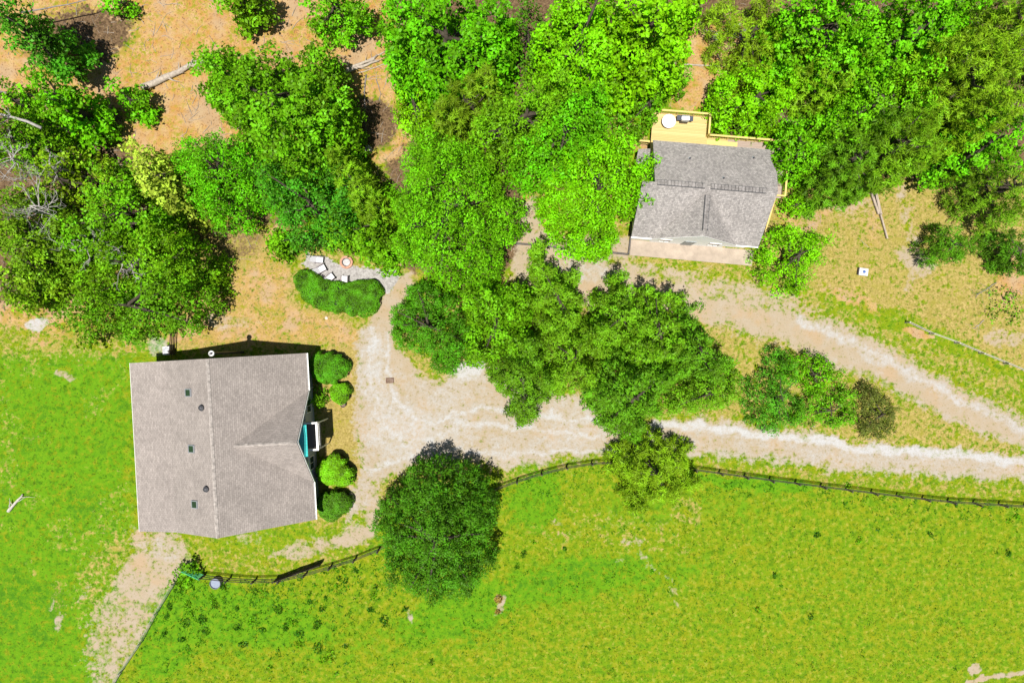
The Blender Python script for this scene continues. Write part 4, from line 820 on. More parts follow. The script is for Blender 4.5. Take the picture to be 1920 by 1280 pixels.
# balcony
DKB = m_wood('balcony_boards', (0.16, 0.14, 0.13), (0.22, 0.2, 0.18), 0.13, 1)
m = MB(); m.box(6.37, 7.62, -1.15, 1.25, 2.70, 2.80); bal = m.build('balcony', DKB, house)
for (x0, x1, y0, y1) in ((7.52, 7.62, -1.15, -1.05), (7.52, 7.62, 1.15, 1.25)): m = MB(); m.box(x0, x1, y0, y1, 0, 3.84); m.build('post', WHITE, bal)
RC = m_plain('cream_paint', (0.62, 0.56, 0.47), 0.6, 0.3, 0.08)
m = MB(); m.box(7.49, 7.67, -1.2, 1.3, 3.80, 3.85); m.box(6.37, 7.49, -1.2, -1.06, 3.80, 3.845); m.box(6.37, 7.49, 1.16, 1.3, 3.80, 3.845)
m.box(7.54, 7.60, -1.05, 1.15, 2.95, 3.02); m.box(7.54, 7.60, -1.05, 1.15, 3.4, 3.45)
m.build('railing', WHITE, bal)
m = MB()
for k in range(15): m.box(7.555, 7.59, -0.99 + k * 0.15, -0.965 + k * 0.15, 2.83, 3.79)
for k in range(7): 
    for yv in (-1.12, 1.2): m.box(6.5 + k * 0.15, 6.53 + k * 0.15, yv, yv + 0.03, 2.83, 3.79)
m.build('baluster', RC, bal)

# ================================================================ GREY ROOFED COTTAGE
GREY_R = m_shingle('grey_shingles', (0.355, 0.325, 0.305), (0.215, 0.198, 0.188), (0.205, 0.19, 0.18), swap=True, course=0.125, brick=0.17, tone=0.5)
GREY_RX = m_shingle('grey_shingles_cross', (0.355, 0.325, 0.305), (0.215, 0.198, 0.188), (0.205, 0.19, 0.18), swap=False, course=0.125, brick=0.17, tone=0.5)
CA = radians(-4.6)
def w2(u, v, z=0): return (u * 0.9968 + v * 0.0802, -u * 0.0802 + v * 0.9968, z)
CO = w2(15.8, 14.2); cot = empty('cottage', (CO[0], CO[1], 0), CA, 'small white cottage with a grey shingled roof, concrete apron and yellow deck', 'house')
def L2(pts): return [(p[0] - 15.8, p[1] - 14.2, p[2]) for p in pts]
class MB2(MB):
    """boxes given in cottage u, v"""
    def box(s, x0, x1, y0, y1, z0, z1): return MB.box(s, x0 - 15.8, x1 - 15.8, y0 - 14.2, y1 - 14.2, z0, z1)
    def bar2(s, p, q, w, h): return s.bar(*L2([p, q]), w, h)
    def slab2(s, poly, t=.12): return s.slab(L2(poly), t)
RV, RZ = 14.3, 6.7
def zs(v): return RZ - (RV - v) * 0.8516   # south slope
def zn(v): return RZ - (v - RV) * 0.588    # north slope
# walls
m = MB2(); prof = [(10.45, 0), (18.1, 0), (18.1, zn(18.1) - .2), (RV, RZ - .2), (10.45, zs(10.45) - .2)]; n = 5
m.add(L2([(11.2, v, z) for v, z in prof] + [(20.9, v, z) for v, z in prof]), [tuple(range(5)), tuple(range(9, 4, -1))] + [(i, n + i, n + (i + 1) % n, (i + 1) % n) for i in range(5)])
m.add(L2([(10.3, 10.45, 0), (11.2, 10.45, 0), (11.2, 14.2, 0), (10.3, 14.2, 0), (10.3, 10.45, zs(10.45) - .2), (11.2, 10.45, zs(10.45) - .2), (11.2, 14.2, zs(14.2) - .2), (10.3, 14.2, zs(14.2) - .2)]), [(0, 3, 2, 1), (4, 5, 6, 7), (0, 1, 5, 4), (2, 3, 7, 6), (3, 0, 4, 7)])
gw = [(12.1, 3.2), (15.45, 6.35), (18.8, 3.2)]
m.add(L2([(12.1, 10.33, 0), (18.8, 10.33, 0), (18.8, 10.33, 3.2), (15.45, 10.33, 6.3), (12.1, 10.33, 3.2), (12.1, 12, 0), (18.8, 12, 0), (18.8, 12, 3.2), (15.45, 12, 6.3), (12.1, 12, 3.2)]),
      [(0, 1, 2, 3, 4), (5, 9, 8, 7, 6), (0, 4, 9, 5), (1, 6, 7, 2), (2, 7, 8, 3), (3, 8, 9, 4)])
m.build('wall', m_plain('white_siding', (0.88, 0.875, 0.87), 0.6, 0.3, 0.04), cot)
# roof: main slopes and cross gable
m = MB2()
m.slab2([(9.85, 10.18, 3.2), (11.8, 10.18, 3.2), (15.45, 13.9, 6.36), (19.1, 10.18, 3.2), (21.2, 10.18, 3.2), (21.25, RV, RZ), (9.85, RV, RZ)], 0.14)
m.slab2([(10.9, RV, RZ), (21.25, RV, RZ), (21.45, 16.2, zn(16.2)), (21.1, 17.5, zn(17.5)), (21.2, 18.55, zn(18.55)), (10.9, 18.55, zn(18.55))], 0.14)
r2 = m.build('roof', GREY_R, cot)
GREY_RX = GREY_R
m = MB2(); m.slab2([(15.45, 13.9, 6.5), (15.45, 10.15, 6.5), (19.15, 10.15, 3.17)], .12); m.slab2([(15.45, 13.9, 6.5), (11.75, 10.15, 3.17), (15.45, 10.15, 6.5)], .12)
m.build('gable_roof', GREY_RX, cot)
def ridgevent(p, q, w, nm):
    m = MB2(); p = np.array(p, float); q = np.array(q, float); d = (q - p); L = np.linalg.norm(d); d /= L; s = np.array([-d[1], d[0], 0])
    for sg in (-1, 1): m.bar2(p + s * sg * w / 2 - (0, 0, .04), q + s * sg * w / 2 - (0, 0, .04), 0.05, 0.05)
    a = m.build(nm, DARKM, r2); m = MB2(); k = 0.0
    while k < L - 0.2:
        for sg in (-1, 1):
            e = p + d * (k + 0.14); e2 = e + s * sg * w * 0.44; mdl = (e + e2) / 2 + np.array((0, 0, 0.01)); n_ = mdl - np.array((0, 0, .03))
            m.bar2(p + d * k + s * sg * w * .23 + (0, 0, .0), p + d * (k + .25) + s * sg * w * .23 + (0, 0, .015), w * .44, .04)
        k += 0.29
    m.build('cap_shingle', m_plain('cap_grey', (0.2, 0.185, 0.175), .9, .1, .4, 3), a)
ridgevent((11.1, RV, RZ + .06), (15.1, RV, RZ + .06), 0.42, 'ridge_vent'); ridgevent((15.6, RV, RZ + .06), (20.3, RV, RZ + .06), 0.42, 'ridge_vent'); ridgevent((15.45, 13.6, 6.55), (15.45, 10.6, 6.55), 0.40, 'ridge_vent')
for (px, py) in ((1293, 298), (1412, 297), (1356, 335)):
    u, v, z = onroof(px, py, lambda a, b: RZ - abs(b) * 0.588 if b > 0 else RZ + b * .85, (CO[0], CO[1]), CA)
    m = MB(); m.tube([(u, v, z - 0.2), (u, v, z + 0.28)], 0.07, 10); a = m.build('vent_pipe', DARKM, cot); m = MB(); m.lathe((u, v, z - 0.03), [(0.2, 0), (0.2, .05), (.1, .1)], 4); m.build('flashing', GREYM, a)
for a_, b_ in ((9.85, 11.7), (19.2, 21.2)): m = MB2(); m.box(a_, b_, 10.06, 10.165, 3.02, 3.15); m.build('gutter', WHITE, cot)
m = MB2(); m.bar2((15.45, 10.14, 6.34), (19.15, 10.14, 3.0), 0.03, 0.2); m.bar2((15.45, 10.14, 6.34), (11.75, 10.14, 3.0), 0.03, 0.2); m.build('gable_trim', WHITE, cot)
for u, z in ((13.2, 1.0), (17.7, 1.0)): window1(cot, u - 15.8, 10.33 - 14.2, z, 0.9, 1.1, 's')
m = MB2(); m.box(14.95, 15.95, 10.27, 10.328, 0.12, 2.15); m.build('door', m_plain('grey_door', (.25, .27, .28), .5), cot)
for u in (12.4, 19.5): window1(cot, u - 15.8, 18.1 - 14.2, 2.2, 1.0, 1.1, 'n')
m = MB2(); m.box(15.0, 16.6, 18.102, 18.16, 1.25, 3.3); dr = m.build('glass_door', WHITE, cot); m = MB2(); m.box(15.1, 16.5, 18.16, 18.17, 1.35, 3.2); m.build('pane', GLASS, dr)
# side lean-to
m = MB2(); m.slab2([(9.75, 16.3, 2.6), (10.95, 16.3, 3.0), (10.95, 18.15, 3.0), (9.95, 18.15, 2.6)], .1); m.build('porch_roof', GREY_R, cot)
m = MB2(); m.box(10.0, 10.12, 16.5, 16.62, 0, 2.6); m.box(10.1, 10.22, 17.9, 18.02, 0, 2.6); m.build('porch_post', WHITE, cot)
# deck
YW = m_wood('new_yellow_boards', (0.42, 0.30, 0.11), (0.58, 0.46, 0.21), 0.14, 0, gap=0.014)
YW2 = m_plain('new_yellow_timber', (0.56, 0.42, 0.15), .7, .2, .12, 4)
OW = m_wood('weathered_boards', (0.26, 0.195, 0.16), (0.38, 0.31, 0.26), 0.14, 0)
OW2 = m_wood('weathered_boards_side', (0.26, 0.195, 0.16), (0.38, 0.31, 0.26), 0.14, 0)
DZ = 1.2
m = MB2(); m.box(11.25, 16.35, 18.12, 22.05, DZ - .06, DZ); m.box(16.35, 18.3, 19.0, 20.15, DZ - .06, DZ - .004); dk = m.build('deck', YW, cot)
m = MB2(); m.box(18.305, 23.7, 18.12, 20.15, DZ - .06, DZ); m.box(20.95, 23.7, 15.1, 18.115, DZ - .06, DZ - .004); m.box(16.355, 18.3, 18.12, 18.995, DZ - .06, DZ); dk2 = m.build('old_deck', OW, cot)
for u, v in ((11.4, 21.9), (13.8, 21.9), (16.2, 21.9), (18.5, 20.0), (21, 20.0), (23.5, 20.0), (23.5, 17.5), (23.5, 15.3), (11.4, 19.5)): m = MB2(); m.box(u - .07, u + .07, v - .07, v + .07, -0.1, DZ - .06); m.build('support_post', YW2, dk)
for bb in ((11.27, 16.3, 21.9, 22.0), (18.3, 23.57, 20.02, 20.1), (23.58, 23.66, 15.2, 20.02)): m = MB2(); m.box(*bb, DZ - .25, DZ - .06); m.build('rim_joist', YW2, dk)
def rail(pts, z0=DZ, hgt=0.95, parent=dk, mat=YW2, z1=None, nm='railing'):
    root = None
    for i in range(len(pts) - 1):
        a = np.array(pts[i]); b = np.array(pts[i + 1]); L = np.linalg.norm(b - a); za = z0 if z1 is None else z0 + (z1 - z0) * i / (len(pts) - 1); zb = z0 if z1 is None else z0 + (z1 - z0) * (i + 1) / (len(pts) - 1)
        m = MB2(); m.bar2((*a, za + hgt), (*b, zb + hgt), 0.16, 0.045); m.bar2((*a, za + .12), (*b, zb + .12), 0.04, 0.09); m.bar2((*a, za + hgt - .09), (*b, zb + hgt - .09), 0.04, 0.09)
        n = max(1, int(round(L / 1.6)))
        for k in range(n + 1):
            p = a + (b - a) * k / n; zz = za + (zb - za) * k / n; m.box(p[0] - .045, p[0] + .045, p[1] - .045, p[1] + .045, zz - .02, zz + hgt - .02)
        nb = int(L / 0.14)
        for k in range(nb):
            p = a + (b - a) * (k + .5) / nb; zz = za + (zb - za) * (k + .5) / nb; m.box(p[0] - .016, p[0] + .016, p[1] - .016, p[1] + .016, zz + .1, zz + hgt - .05)
        m.build(nm, mat, parent)
rail([(11.9, 21.98), (16.28, 21.98)]); rail([(16.28, 21.9), (16.28, 20.2)]); rail([(16.4, 20.08), (19.9, 20.08)]); rail([(19.95, 20.08), (23.62, 20.08)], parent=dk2)
rail([(23.62, 20.0), (23.62, 15.12)], parent=dk2)
rail([(11.2, 19.2), (11.2, 17.6)]); rail([(10.2, 19.25), (11.1, 19.25)], z0=0.6, hgt=.9)
m = MB2()      # stair down along the east wall
for k in range(6): m.box(21.0 if k else 21.0, 22.7, 15.08 - (k + 1) * .62, 15.08 - k * .62 - .01, DZ - .2 * (k + 1) + .0, DZ - .2 * (k + 1) + .05)
st = m.build('stairs', OW2, dk2)
m = MB2(); m.bar2((22.78, 15.1, DZ + .92), (22.35, 11.1, .92), .13, .045); m.bar2((22.75, 15.1, DZ + .4), (22.3, 11.1, .4), .04, .09); m.bar2((22.75, 15.1, DZ - .1), (22.3, 11.1, -.1), .05, .25)
m.bar2((22.8, 15.12, DZ + .92), (23.6, 15.12, DZ + .92), .14, .045)
for k in range(5): t = k / 4; u = 22.75 - .43 * t; v = 15.1 - 4 * t; z = DZ * (1 - t); m.box(u - .045, u + .045, v - .045, v + .045, z - .1, z + .9)
m.build('stair_railing', YW2, dk2)
m = MB2()      # box steps beside the raised deck
for k in range(3): m.box(16.36, 19.2, 18.66 + .0 + k * .42, 18.66 + k * .42 + .39, DZ + .003, DZ + .10 - .03 * k)
m.build('deck_step', YW2, dk)
# concrete apron
m = MB(); P = [w2(10.35, 8.93), w2(21.8, 8.85), w2(21.9, 10.32), w2(10.35, 10.4)]
m.slab([(p[0], p[1], 0.09) for p in P], 0.3); o = m.build('concrete_apron', CONC); o['kind'] = 'structure'

# things on the deck
def thing_at(name, u, v, z, rz, label, cat, group=None):
    p = w2(u, v, z); return empty(name, p, CA + rz, label, cat, group)
t = thing_at('round_table', 12.62, 21.1, DZ, 0, 'round white patio table on the yellow deck beside the grill', 'table')
m = MB(); m.lathe((0, 0, 0.70), [(0.60, 0), (0.63, 0.02), (0.63, 0.045), (0.6, 0.055)], 36); m.build('tabletop', m_plain('pale_tabletop', (0.72, 0.68, 0.66), .35, .5, .08, 3), t)
m = MB(); m.lathe((0, 0, 0), [(0.28, 0), (0.28, 0.03), (0.05, 0.06), (0.05, 0.7)], 14); m.build('pedestal', DARKM, t)
t = thing_at('grill', 14.05, 21.45, DZ, 0, 'black barbecue grill with a silver lid on the yellow deck', 'grill')
m = MB(); m.box(-.36, .36, -.26, .26, .1, .78); m.build('body', DARKM, t, bevel=.01)
m = MB(); pr = [(-.27, .785), (-.27, .9), (-.2, 1.05), (0.02, 1.1), (.2, 1.02), (.27, .785)]; n = len(pr)
m.add([(-.35, y, z) for y, z in pr] + [(.35, y, z) for y, z in pr], [tuple(range(n)), tuple(range(2 * n - 1, n - 1, -1))] + [(i, n + i, n + (i + 1) % n, (i + 1) % n) for i in range(n)])
m.build('lid', m_plain('brushed_steel', (.62, .65, .68), .3, .6, .08, 5, .6), t)
m = MB(); m.tube([(-.28, -.31, .88), (.28, -.31, .88)], .015, 6); m.build('lid_handle', GREYM, t)
for sx in (-1, 1): m = MB(); m.box(min(.37 * sx, .74 * sx), max(.37 * sx, .74 * sx), -.22, .24, .76, .80); m.build('side_shelf', m_plain('dark_shelf', (.05, .055, .075), .4, .5), t, bevel=.01)
for sx in (-1, 1): m = MB(); m.tube([(sx * .34, .2, .08), (sx * .38, .2, .08)], .08, 12); m.build('wheel', DARKM, t)
# garden edging left of the apron
def pxrun(pts, z=0): return [g(a, b, z) for a, b in pts]
m = MB(); q = pxrun([(960, 456), (1000, 459), (1057, 465), (1110, 470), (1150, 474), (1178, 477), (1181, 455), (1184, 420), (1190, 395)], .18)
for i in range(len(q) - 1): m.bar(q[i], q[i + 1], .13, .3)
tag(m.build('garden_edging', m_plain('dark_timber', (.10, .09, .085), .9, .1, .3)), 'low dark timber edging around the planting bed left of the cottage apron', 'edging')

# ================================================================ FENCES AND GATES
FWOOD = m_plain('dark_stained_rail', (0.055, 0.045, 0.04), 0.85, 0.15, 0.4, 4)
PWOOD = m_plain('pale_rail', (0.36, 0.33, 0.27), 0.85, 0.15, 0.3, 4)
WIREM = m_plain('green_grey_wire', (0.17, 0.22, 0.17), 0.5, 0.4, 0.2, 4)
def resample(pts, step):
    P = [np.array(p[:2], float) for p in pts]; out = [P[0]]; acc = 0
    for a, b in zip(P[:-1], P[1:]):
        L = np.linalg.norm(b - a); t = step - acc
        while t <= L: out.append(a + (b - a) * t / L); t += step
        acc = (acc + L) % step
    out.append(P[-1]); return out
def fence(pxpts, label, mat, hgt=1.25, rails=3, step=2.4, railw=0.03, railh=0.13, postw=0.13, start=0, wire=False, jitter=0.02, grp=None):
    rr = random.Random(len(pxpts)); P = resample([g(a, b) for a, b in pxpts], step); a0 = P[0]
    root = empty('fence', (a0[0], a0[1], 0), 0, label, 'fence', grp)
    P = [(p[0] - a0[0], p[1] - a0[1], gh(*p)) for p in P]
    for p in P:
        m = MB(); tx, ty = rr.gauss(0, jitter), rr.gauss(0, jitter)
        m.bar((p[0], p[1], p[2] - .2), (p[0] + tx, p[1] + ty, p[2] + hgt + (0.06 if not wire else 0)), postw, postw) if not wire else m.tube([(p[0], p[1], p[2] - .2), (p[0] + tx, p[1] + ty, p[2] + hgt)], postw / 2, 6)
        m.build('post', mat, root)
    for k in range(rails):
        z = hgt * (k + 1) / rails - (0.06 if rails < 5 else 0); m = MB()
        for p, q in zip(P[:-1], P[1:]):
            off = 0.075 if not wire else 0; d = np.array([q[0] - p[0], q[1] - p[1]]); d = d / (np.linalg.norm(d) + 1e-9); nx_, ny_ = -d[1] * off, d[0] * off
            dz = rr.gauss(0, .012)
            if wire: m.tube([(p[0], p[1], p[2] + z), (q[0], q[1], q[2] + z)], railw, 5)
            else: m.bar((p[0] + nx_, p[1] + ny_, p[2] + z + dz), (q[0] + nx_, q[1] + ny_, q[2] + z - dz), railw, railh)
        m.build('wire' if wire else 'rail', mat, root)
    return root
fence(FENCE_A[1:], 'long dark three rail wooden fence curving along the north side of the pasture', FWOOD, 1.3, 3)
fence([(331, 1090)] + FENCE_B[1:], 'wire fence with a pale green top strand between the dirt path and pasture', WIREM, 1.1, 3, 3.2, 0.022, postw=0.09, wire=True)
fence([(1697, 605), (1716, 614), (1745, 627), (1785, 641), (1830, 660), (1870, 676), (1920, 697), (2000, 731)], 'low pale two rail fence running down the dry hillside at right', PWOOD, 0.8, 2, 2.5, 0.045, 0.05, 0.11)
fence([(330, 590), (329, 622), (327, 662)], 'short dark rail fence between the oak and the tan roofed house', FWOOD, 1.2, 4, 1.7)
def flatgate(name, p, q, h, mat, label, boards, tubes=False):
    p = g(*p); q = g(*q); root = empty(name, (p[0], p[1], gh(p[0], p[1])), 0, label, 'gate'); d = (q[0] - p[0], q[1] - p[1]); L = math.hypot(*d); root.rotation_euler.z = atan2(d[1], d[0])
    m = MB()
    if tubes:
        m.tube([(0, 0, .12), (0, 0, h), (L, 0, h), (L, 0, .12), (0, 0, .12)], .035, 6); m.tube([(L / 2, 0, .12), (L / 2, 0, h)], .025, 6); m.tube([(0, 0, .12), (L, 0, h)], .02, 6); m.build('gate_frame', mat, root)
        m = MB()
        for k in range(boards): z = .12 + (h - .12) * (k + 1) / (boards + 1); m.tube([(0.02, 0, z), (L - .02, 0, z)], .022, 6)
        for k in range(6): m.tube([(L * (k + .5) / 6, .02, .12), (L * (k + .5) / 6, .02, h)], .008, 4)
        m.build('mesh_panel', mat, root)
    else:
        for k in range(boards): z = .15 + (h - .2) * k / (boards - 1); m.bar((0, 0, z), (L, 0, z), .03, .17)
        m.build('board_panel', mat, root); m = MB()
        for x in (0.06, L / 2, L - .06): m.box(x - .05, x + .05, -.05, -.016, .02, h + .08)
        m.bar((0.1, .04, .2), (L / 2, .04, h - .05), .03, .12); m.bar((L / 2, .04, h - .05), (L - .1, .04, .2), .03, .12); m.build('brace', mat, root)
    return root
flatgate('gate', (352, 1063), (385, 1078), 1.3, m_plain('green_gate_paint', (0.01, 0.33, 0.15), .45, .4, .15), 'green metal tube gate at the corner of the rail fence', 7, True)
flatgate('gate', (518, 1084), (606, 1052), 1.3, FWOOD, 'dark wooden board gate standing swung open inside the rail fence', 6)

# ================================================================ SMALL THINGS
t = empty('stock_tank', g(408, 1090), 0, 'round grey stock tank inside the pasture fence', 'trough')
m = MB(); m.lathe((0, 0, 0), [(0.46, 0), (0.5, .3), (0.5, .58), (0.47, .6), (0.45, .58), (0.44, .3)], 24); m.build('tub', m_plain('grey_tub', (.16, .17, .21), .5, .4, .1), t)
m = MB(); m.lathe((0, 0, .44), [(0.44, 0), (0.44, .03)], 24); m.build('water', m_plain('trough_water', (.22, .25, .32), .15, .6, .1), t)
t = empty('planter', g(645, 758), 0, 'small round dark planter pot beside the yellow green clipped bush', 'pot')
m = MB(); m.lathe((0, 0, 0), [(0.16, 0), (0.24, .34), (0.26, .36), (.25, .40), (.21, .39), (.2, .3)], 16); m.build('pot', DARKM, t)
m = MB(); m.lathe((0, 0, .3), [(0.2, 0), (0.12, .04)], 12); m.build('soil', m_plain('soil', (.16, .11, .08), .95), t)
t = empty('drain_cover', g(731, 713), radians(2), 'rusty brown metal drain cover set in the court gravel', 'drain')
m = MB(); m.box(-.37, .37, -.24, -.17, 0, .05); m.box(-.37, .37, .17, .24, 0, .05); m.box(-.37, -.3, -.17, .17, 0, .05); m.box(.3, .37, -.17, .17, 0, .05); m.build('frame', m_plain('rust', (.13, .075, .05), .85, .1, .4), t)
m = MB()
for k in range(8): m.box(-.285 + k * .072, -.245 + k * .072, -.17, .17, .0, .042)
m.build('grate', m_plain('rust_bars', (.2, .13, .1), .85, .1, .4), t)
t = empty('well_cap', g(1617, 510), radians(-8), 'pale concrete utility box with a blue cap on the dry hillside', 'utility box')
m = MB(); m.box(-.42, .42, -.34, .34, -.02, .26); m.build('slab', m_plain('pale_concrete', (.55, .53, .52), .8, .2, .1), t, bevel=.02)
m = MB(); m.lathe((.02, .0, .26), [(.13, 0), (.13, .08), (.05, .1)], 14); m.build('cap', m_plain('blue_cap', (.04, .10, .30), .5), t)
m = MB(); m.box(-.52, -.43, -.3, .36, -.02, .2); m.build('side_board', FWOOD, t)
t = empty('air_conditioner', g(319, 657), HA, 'grey air conditioning unit beside the north wall of the tan roofed house', 'air conditioner')
m = MB(); m.box(-.34, .34, -.4, .4, .05, .75); m.build('casing', m_plain('ac_casing', (.42, .42, .44), .5, .4, .1), t, bevel=.03)
m = MB(); m.lathe((0, 0, .753), [(.28, 0), (.28, .03), (.24, .035), (.1, .04)], 18); m.build('fan_guard', GREYM, t)
# fire pit and chairs
t = empty('fire_pit', g(650, 492), 0, 'round brick fire pit on the gravel patio under the tree edge', 'fire pit')
m = MB(); rr_ = random.Random(3)
for k in range(20):
    a = k * 2 * pi / 20; c, s_ = cos(a), sin(a); q = MB().box(.40, .60, -.085, .085, 0, .2 + rr_.uniform(-.01, .02)); m.add([(p[0] * c - p[1] * s_, p[0] * s_ + p[1] * c, p[2]) for p in q.v], q.f)
m.build('brick_ring', m_plain('red_brick', (.40, .22, .15), .9, .1, .35, 3), t)
m = MB(); m.lathe((0, 0, 0), [(.39, 0), (.39, .24), (.365, .24), (.36, .03)], 24); m.build('steel_liner', DARKM, t)
m = MB(); m.lathe((0, 0, .035), [(.35, 0), (.2, .05), (.05, .08)], 14); m.build('ash', m_plain('ash', (.42, .40, .39), .95, .05, .3, 6), t)
CF = m_plain('chair_frame', (.16, .13, .14), .6, .3, .15); CW = m_plain('chair_fabric', (.62, .61, .63), .8, .2, .06)
def make_chair():
    r = empty('patio_chair', (0, 0, 0)); 
    m = MB(); m.slab([(-.12, -.27, .38), (.48, -.27, .44), (.48, .27, .44), (-.12, .27, .38)], .07); m.build('seat', CW, r)
    m = MB(); m.slab([(-.62, -.27, .86), (-.12, -.27, .40), (-.12, .27, .40), (-.62, .27, .86)], .06); m.build('backrest', m_plain('chair_back_fabric', (.47, .46, .48), .8, .2, .06) if 'chair_back_fabric' not in bpy.data.materials else bpy.data.materials['chair_back_fabric'], r)
    for sy in (-1, 1):
        m = MB(); m.bar((-.3, sy * .31, .60), (.5, sy * .31, .60), .06, .03); m.build('armrest', CF, r)
    for sx, sy in ((.46, 1), (.46, -1), (-.28, 1), (-.28, -1)): m = MB(); m.bar((sx, sy * .31, 0), (sx, sy * .31, .59), .045, .045); m.build('leg', CF, r)
    return r
def copytree(o, parent=None):
    c = o.copy(); COL.objects.link(c); c.parent = parent
    for ch in list(o.children): copytree(ch, c)
    return c
ch0 = make_chair()
for i, (px, py, a, lab) in enumerate([(596, 487, -6, 'pale patio chair farthest from the hedge, facing the fire pit'), (601, 505, 28, 'second pale patio chair, between the farthest one and the hedge corner'),
                                      (617, 522, 38, 'pale patio chair backed against the dip in the kidney hedge'), (646, 527, 88, 'pale patio chair directly below the fire pit with its back to the hedge')]):
    o = ch0 if i == 0 else copytree(ch0); p = g(px, py, .4); o.location = (p[0], p[1], -.0); o.rotation_euler = (0, 0, radians(a)); tag(o, lab, 'chair', 'chairs round the fire pit')
# timber, logs
def log(px1, px2, r, label, mat=DEADWOOD, name='fallen_log', grp=None, z=None, n=7, wob=.08, cat='log', twigs=0, r2=None):
    a = np.array(g(*px1)); b = np.array(g(*px2)); rr = random.Random(int(px1[0] * 3 + px1[1])); pts = []; rad = []
    za, zb = z or (r * .8, r * .8)
    d = b - a; nrm = np.array([-d[1], d[0], 0]) / (np.linalg.norm(d) + 1e-9); off = 0
    for k in range(n):
        t = k / (n - 1); off += rr.gauss(0, wob); p = a + d * t + nrm * off * (1 if 0 < k < n - 1 else 0.5); pts.append(np.array([p[0], p[1], za + (zb - za) * t + gh(p[0], p[1])]) ); rad.append((r + ((r2 or r * .5) - r) * t) * rr.uniform(.9, 1.1))
    root = empty(name, tuple(pts[0]), 0, label, cat, grp); o = pts[0]; pts = [p - o for p in pts]
    m = MB(); m.tube(pts, rad, 8); m.build('trunk', mat, root, smooth=True)
    if twigs:
        m = MB()
        for k in range(twigs):
            i = rr.randrange(1, n - 1); p = pts[i]; aa = atan2(d[1], d[0]) + rr.choice((-1, 1)) * rr.uniform(.4, 1.1); L = rr.uniform(.5, 1.6)
            q = p + np.array([cos(aa) * L * .5, sin(aa) * L * .5, rr.uniform(0, .25)]); e = q + np.array([cos(aa + rr.gauss(0, .4)) * L * .5, sin(aa + rr.gauss(0, .4)) * L * .5, rr.uniform(-.1, .2)])
            m.tube([p, q, e], [rad[i] * .35, rad[i] * .22, .008], 5)
        m.build('branch', mat, root)
    return root
log((268, 166), (405, 104), .30, 'thick pale fallen trunk with broken branches on the orange clay', twigs=16, wob=.12, r2=.22)
log((640, 143), (705, 100), .20, 'upper pale fallen log beside the top centre maple', twigs=3)
log((636, 150), (712, 118), .19, 'middle pale fallen log beside the top centre maple', twigs=2)
log((632, 147), (728, 92), .10, 'thin bark stripped log behind the pair of fallen logs', twigs=3)
log((672, 138), (742, 121), .06, 'slender broken branch below the fallen logs', twigs=3)
log((687, 140), (684, 230), .07, 'dark slender trunk lying in the shade below the fallen logs', GREYWOOD, twigs=8)
log((705, 150), (712, 190), .05, 'short leaning dead branch beside the slender trunk', GREYWOOD, twigs=4)
log((1282, 121), (1386, 127), .09, 'long thin pale pole lying across the stump clearing', wob=.02)
log((1318, 54), (1350, 54), .05, 'short grey stick above the concrete block in the clearing', GREYWOOD)
log((1340, 100), (1352, 120), .035, 'thin twig leaning on the pale pole in the clearing', twigs=3)
log((16, 958), (44, 926), .16, 'short pale rotten log lying on the green lawn at left', m_plain('bleached_log', (.4, .36, .32), .9, .1, .3), twigs=5, wob=.06)
log((0, 3), (150, 6), .16, 'bare grey limb running along the top edge in the left corner', GREYWOOD, z=(5.5, 6.5), twigs=8, name='bare_limb', cat='branch')
log((88, 56), (205, 28), .07, 'thin bare grey limb over the shaded clay in the left corner', GREYWOOD, z=(3.5, 3.0), twigs=6, name='bare_limb', cat='branch')
log((0, 209), (192, 217), .11, 'long bare grey limb crossing above the left edge trees', GREYWOOD, z=(7.5, 4.0), twigs=6, name='bare_limb', cat='branch', wob=.12)
log((190, 292), (52, 240), .12, 'crooked white dead limb reaching out of the left woods', m_plain('bleached_limb', (.30, .28, .26), .9, .1, .3), z=(8.2, 8.6), twigs=12, name='bare_limb', cat='branch', wob=.16)
log((1400, 60), (1436, 40), .10, 'weathered log poking from the olive brush right of the rubble', GREYWOOD, twigs=5)
log((1590, 285), (1548, 300), .07, 'grey dead branch in the shaded gap right of the cottage', GREYWOOD, twigs=12)
log((1845, 600), (1822, 612), .05, 'small dead branch lying on the right hillside', twigs=5)
log((1868, 530), (1830, 560), .05, 'brushy dead branch below the dark scraggly pine', GREYWOOD, twigs=10)
for (a, b, w, lab) in (((1632, 362), (1646, 402), .14, 'left grey plank of the stacked timber on the hillside'), ((1640, 361), (1650, 403), .16, 'right tan plank of the stacked timber on the hillside'), ((1649, 402), (1662, 448), .10, 'long narrow board lying below the stacked timber')):
    p = np.array(g(*a)); q = np.array(g(*b)); m = MB(); d = (q - p); m.bar((0, 0, .16), (d[0], d[1], .16), w * 1.4, .16); o = m.build('timber', m_wood('old_timber', (.25, .21, .18), (.42, .34, .26), .09, 1) if 'old_timber' not in bpy.data.materials else bpy.data.materials['old_timber'], None, (p[0], p[1], 0)); tag(o, lab, 'timber')
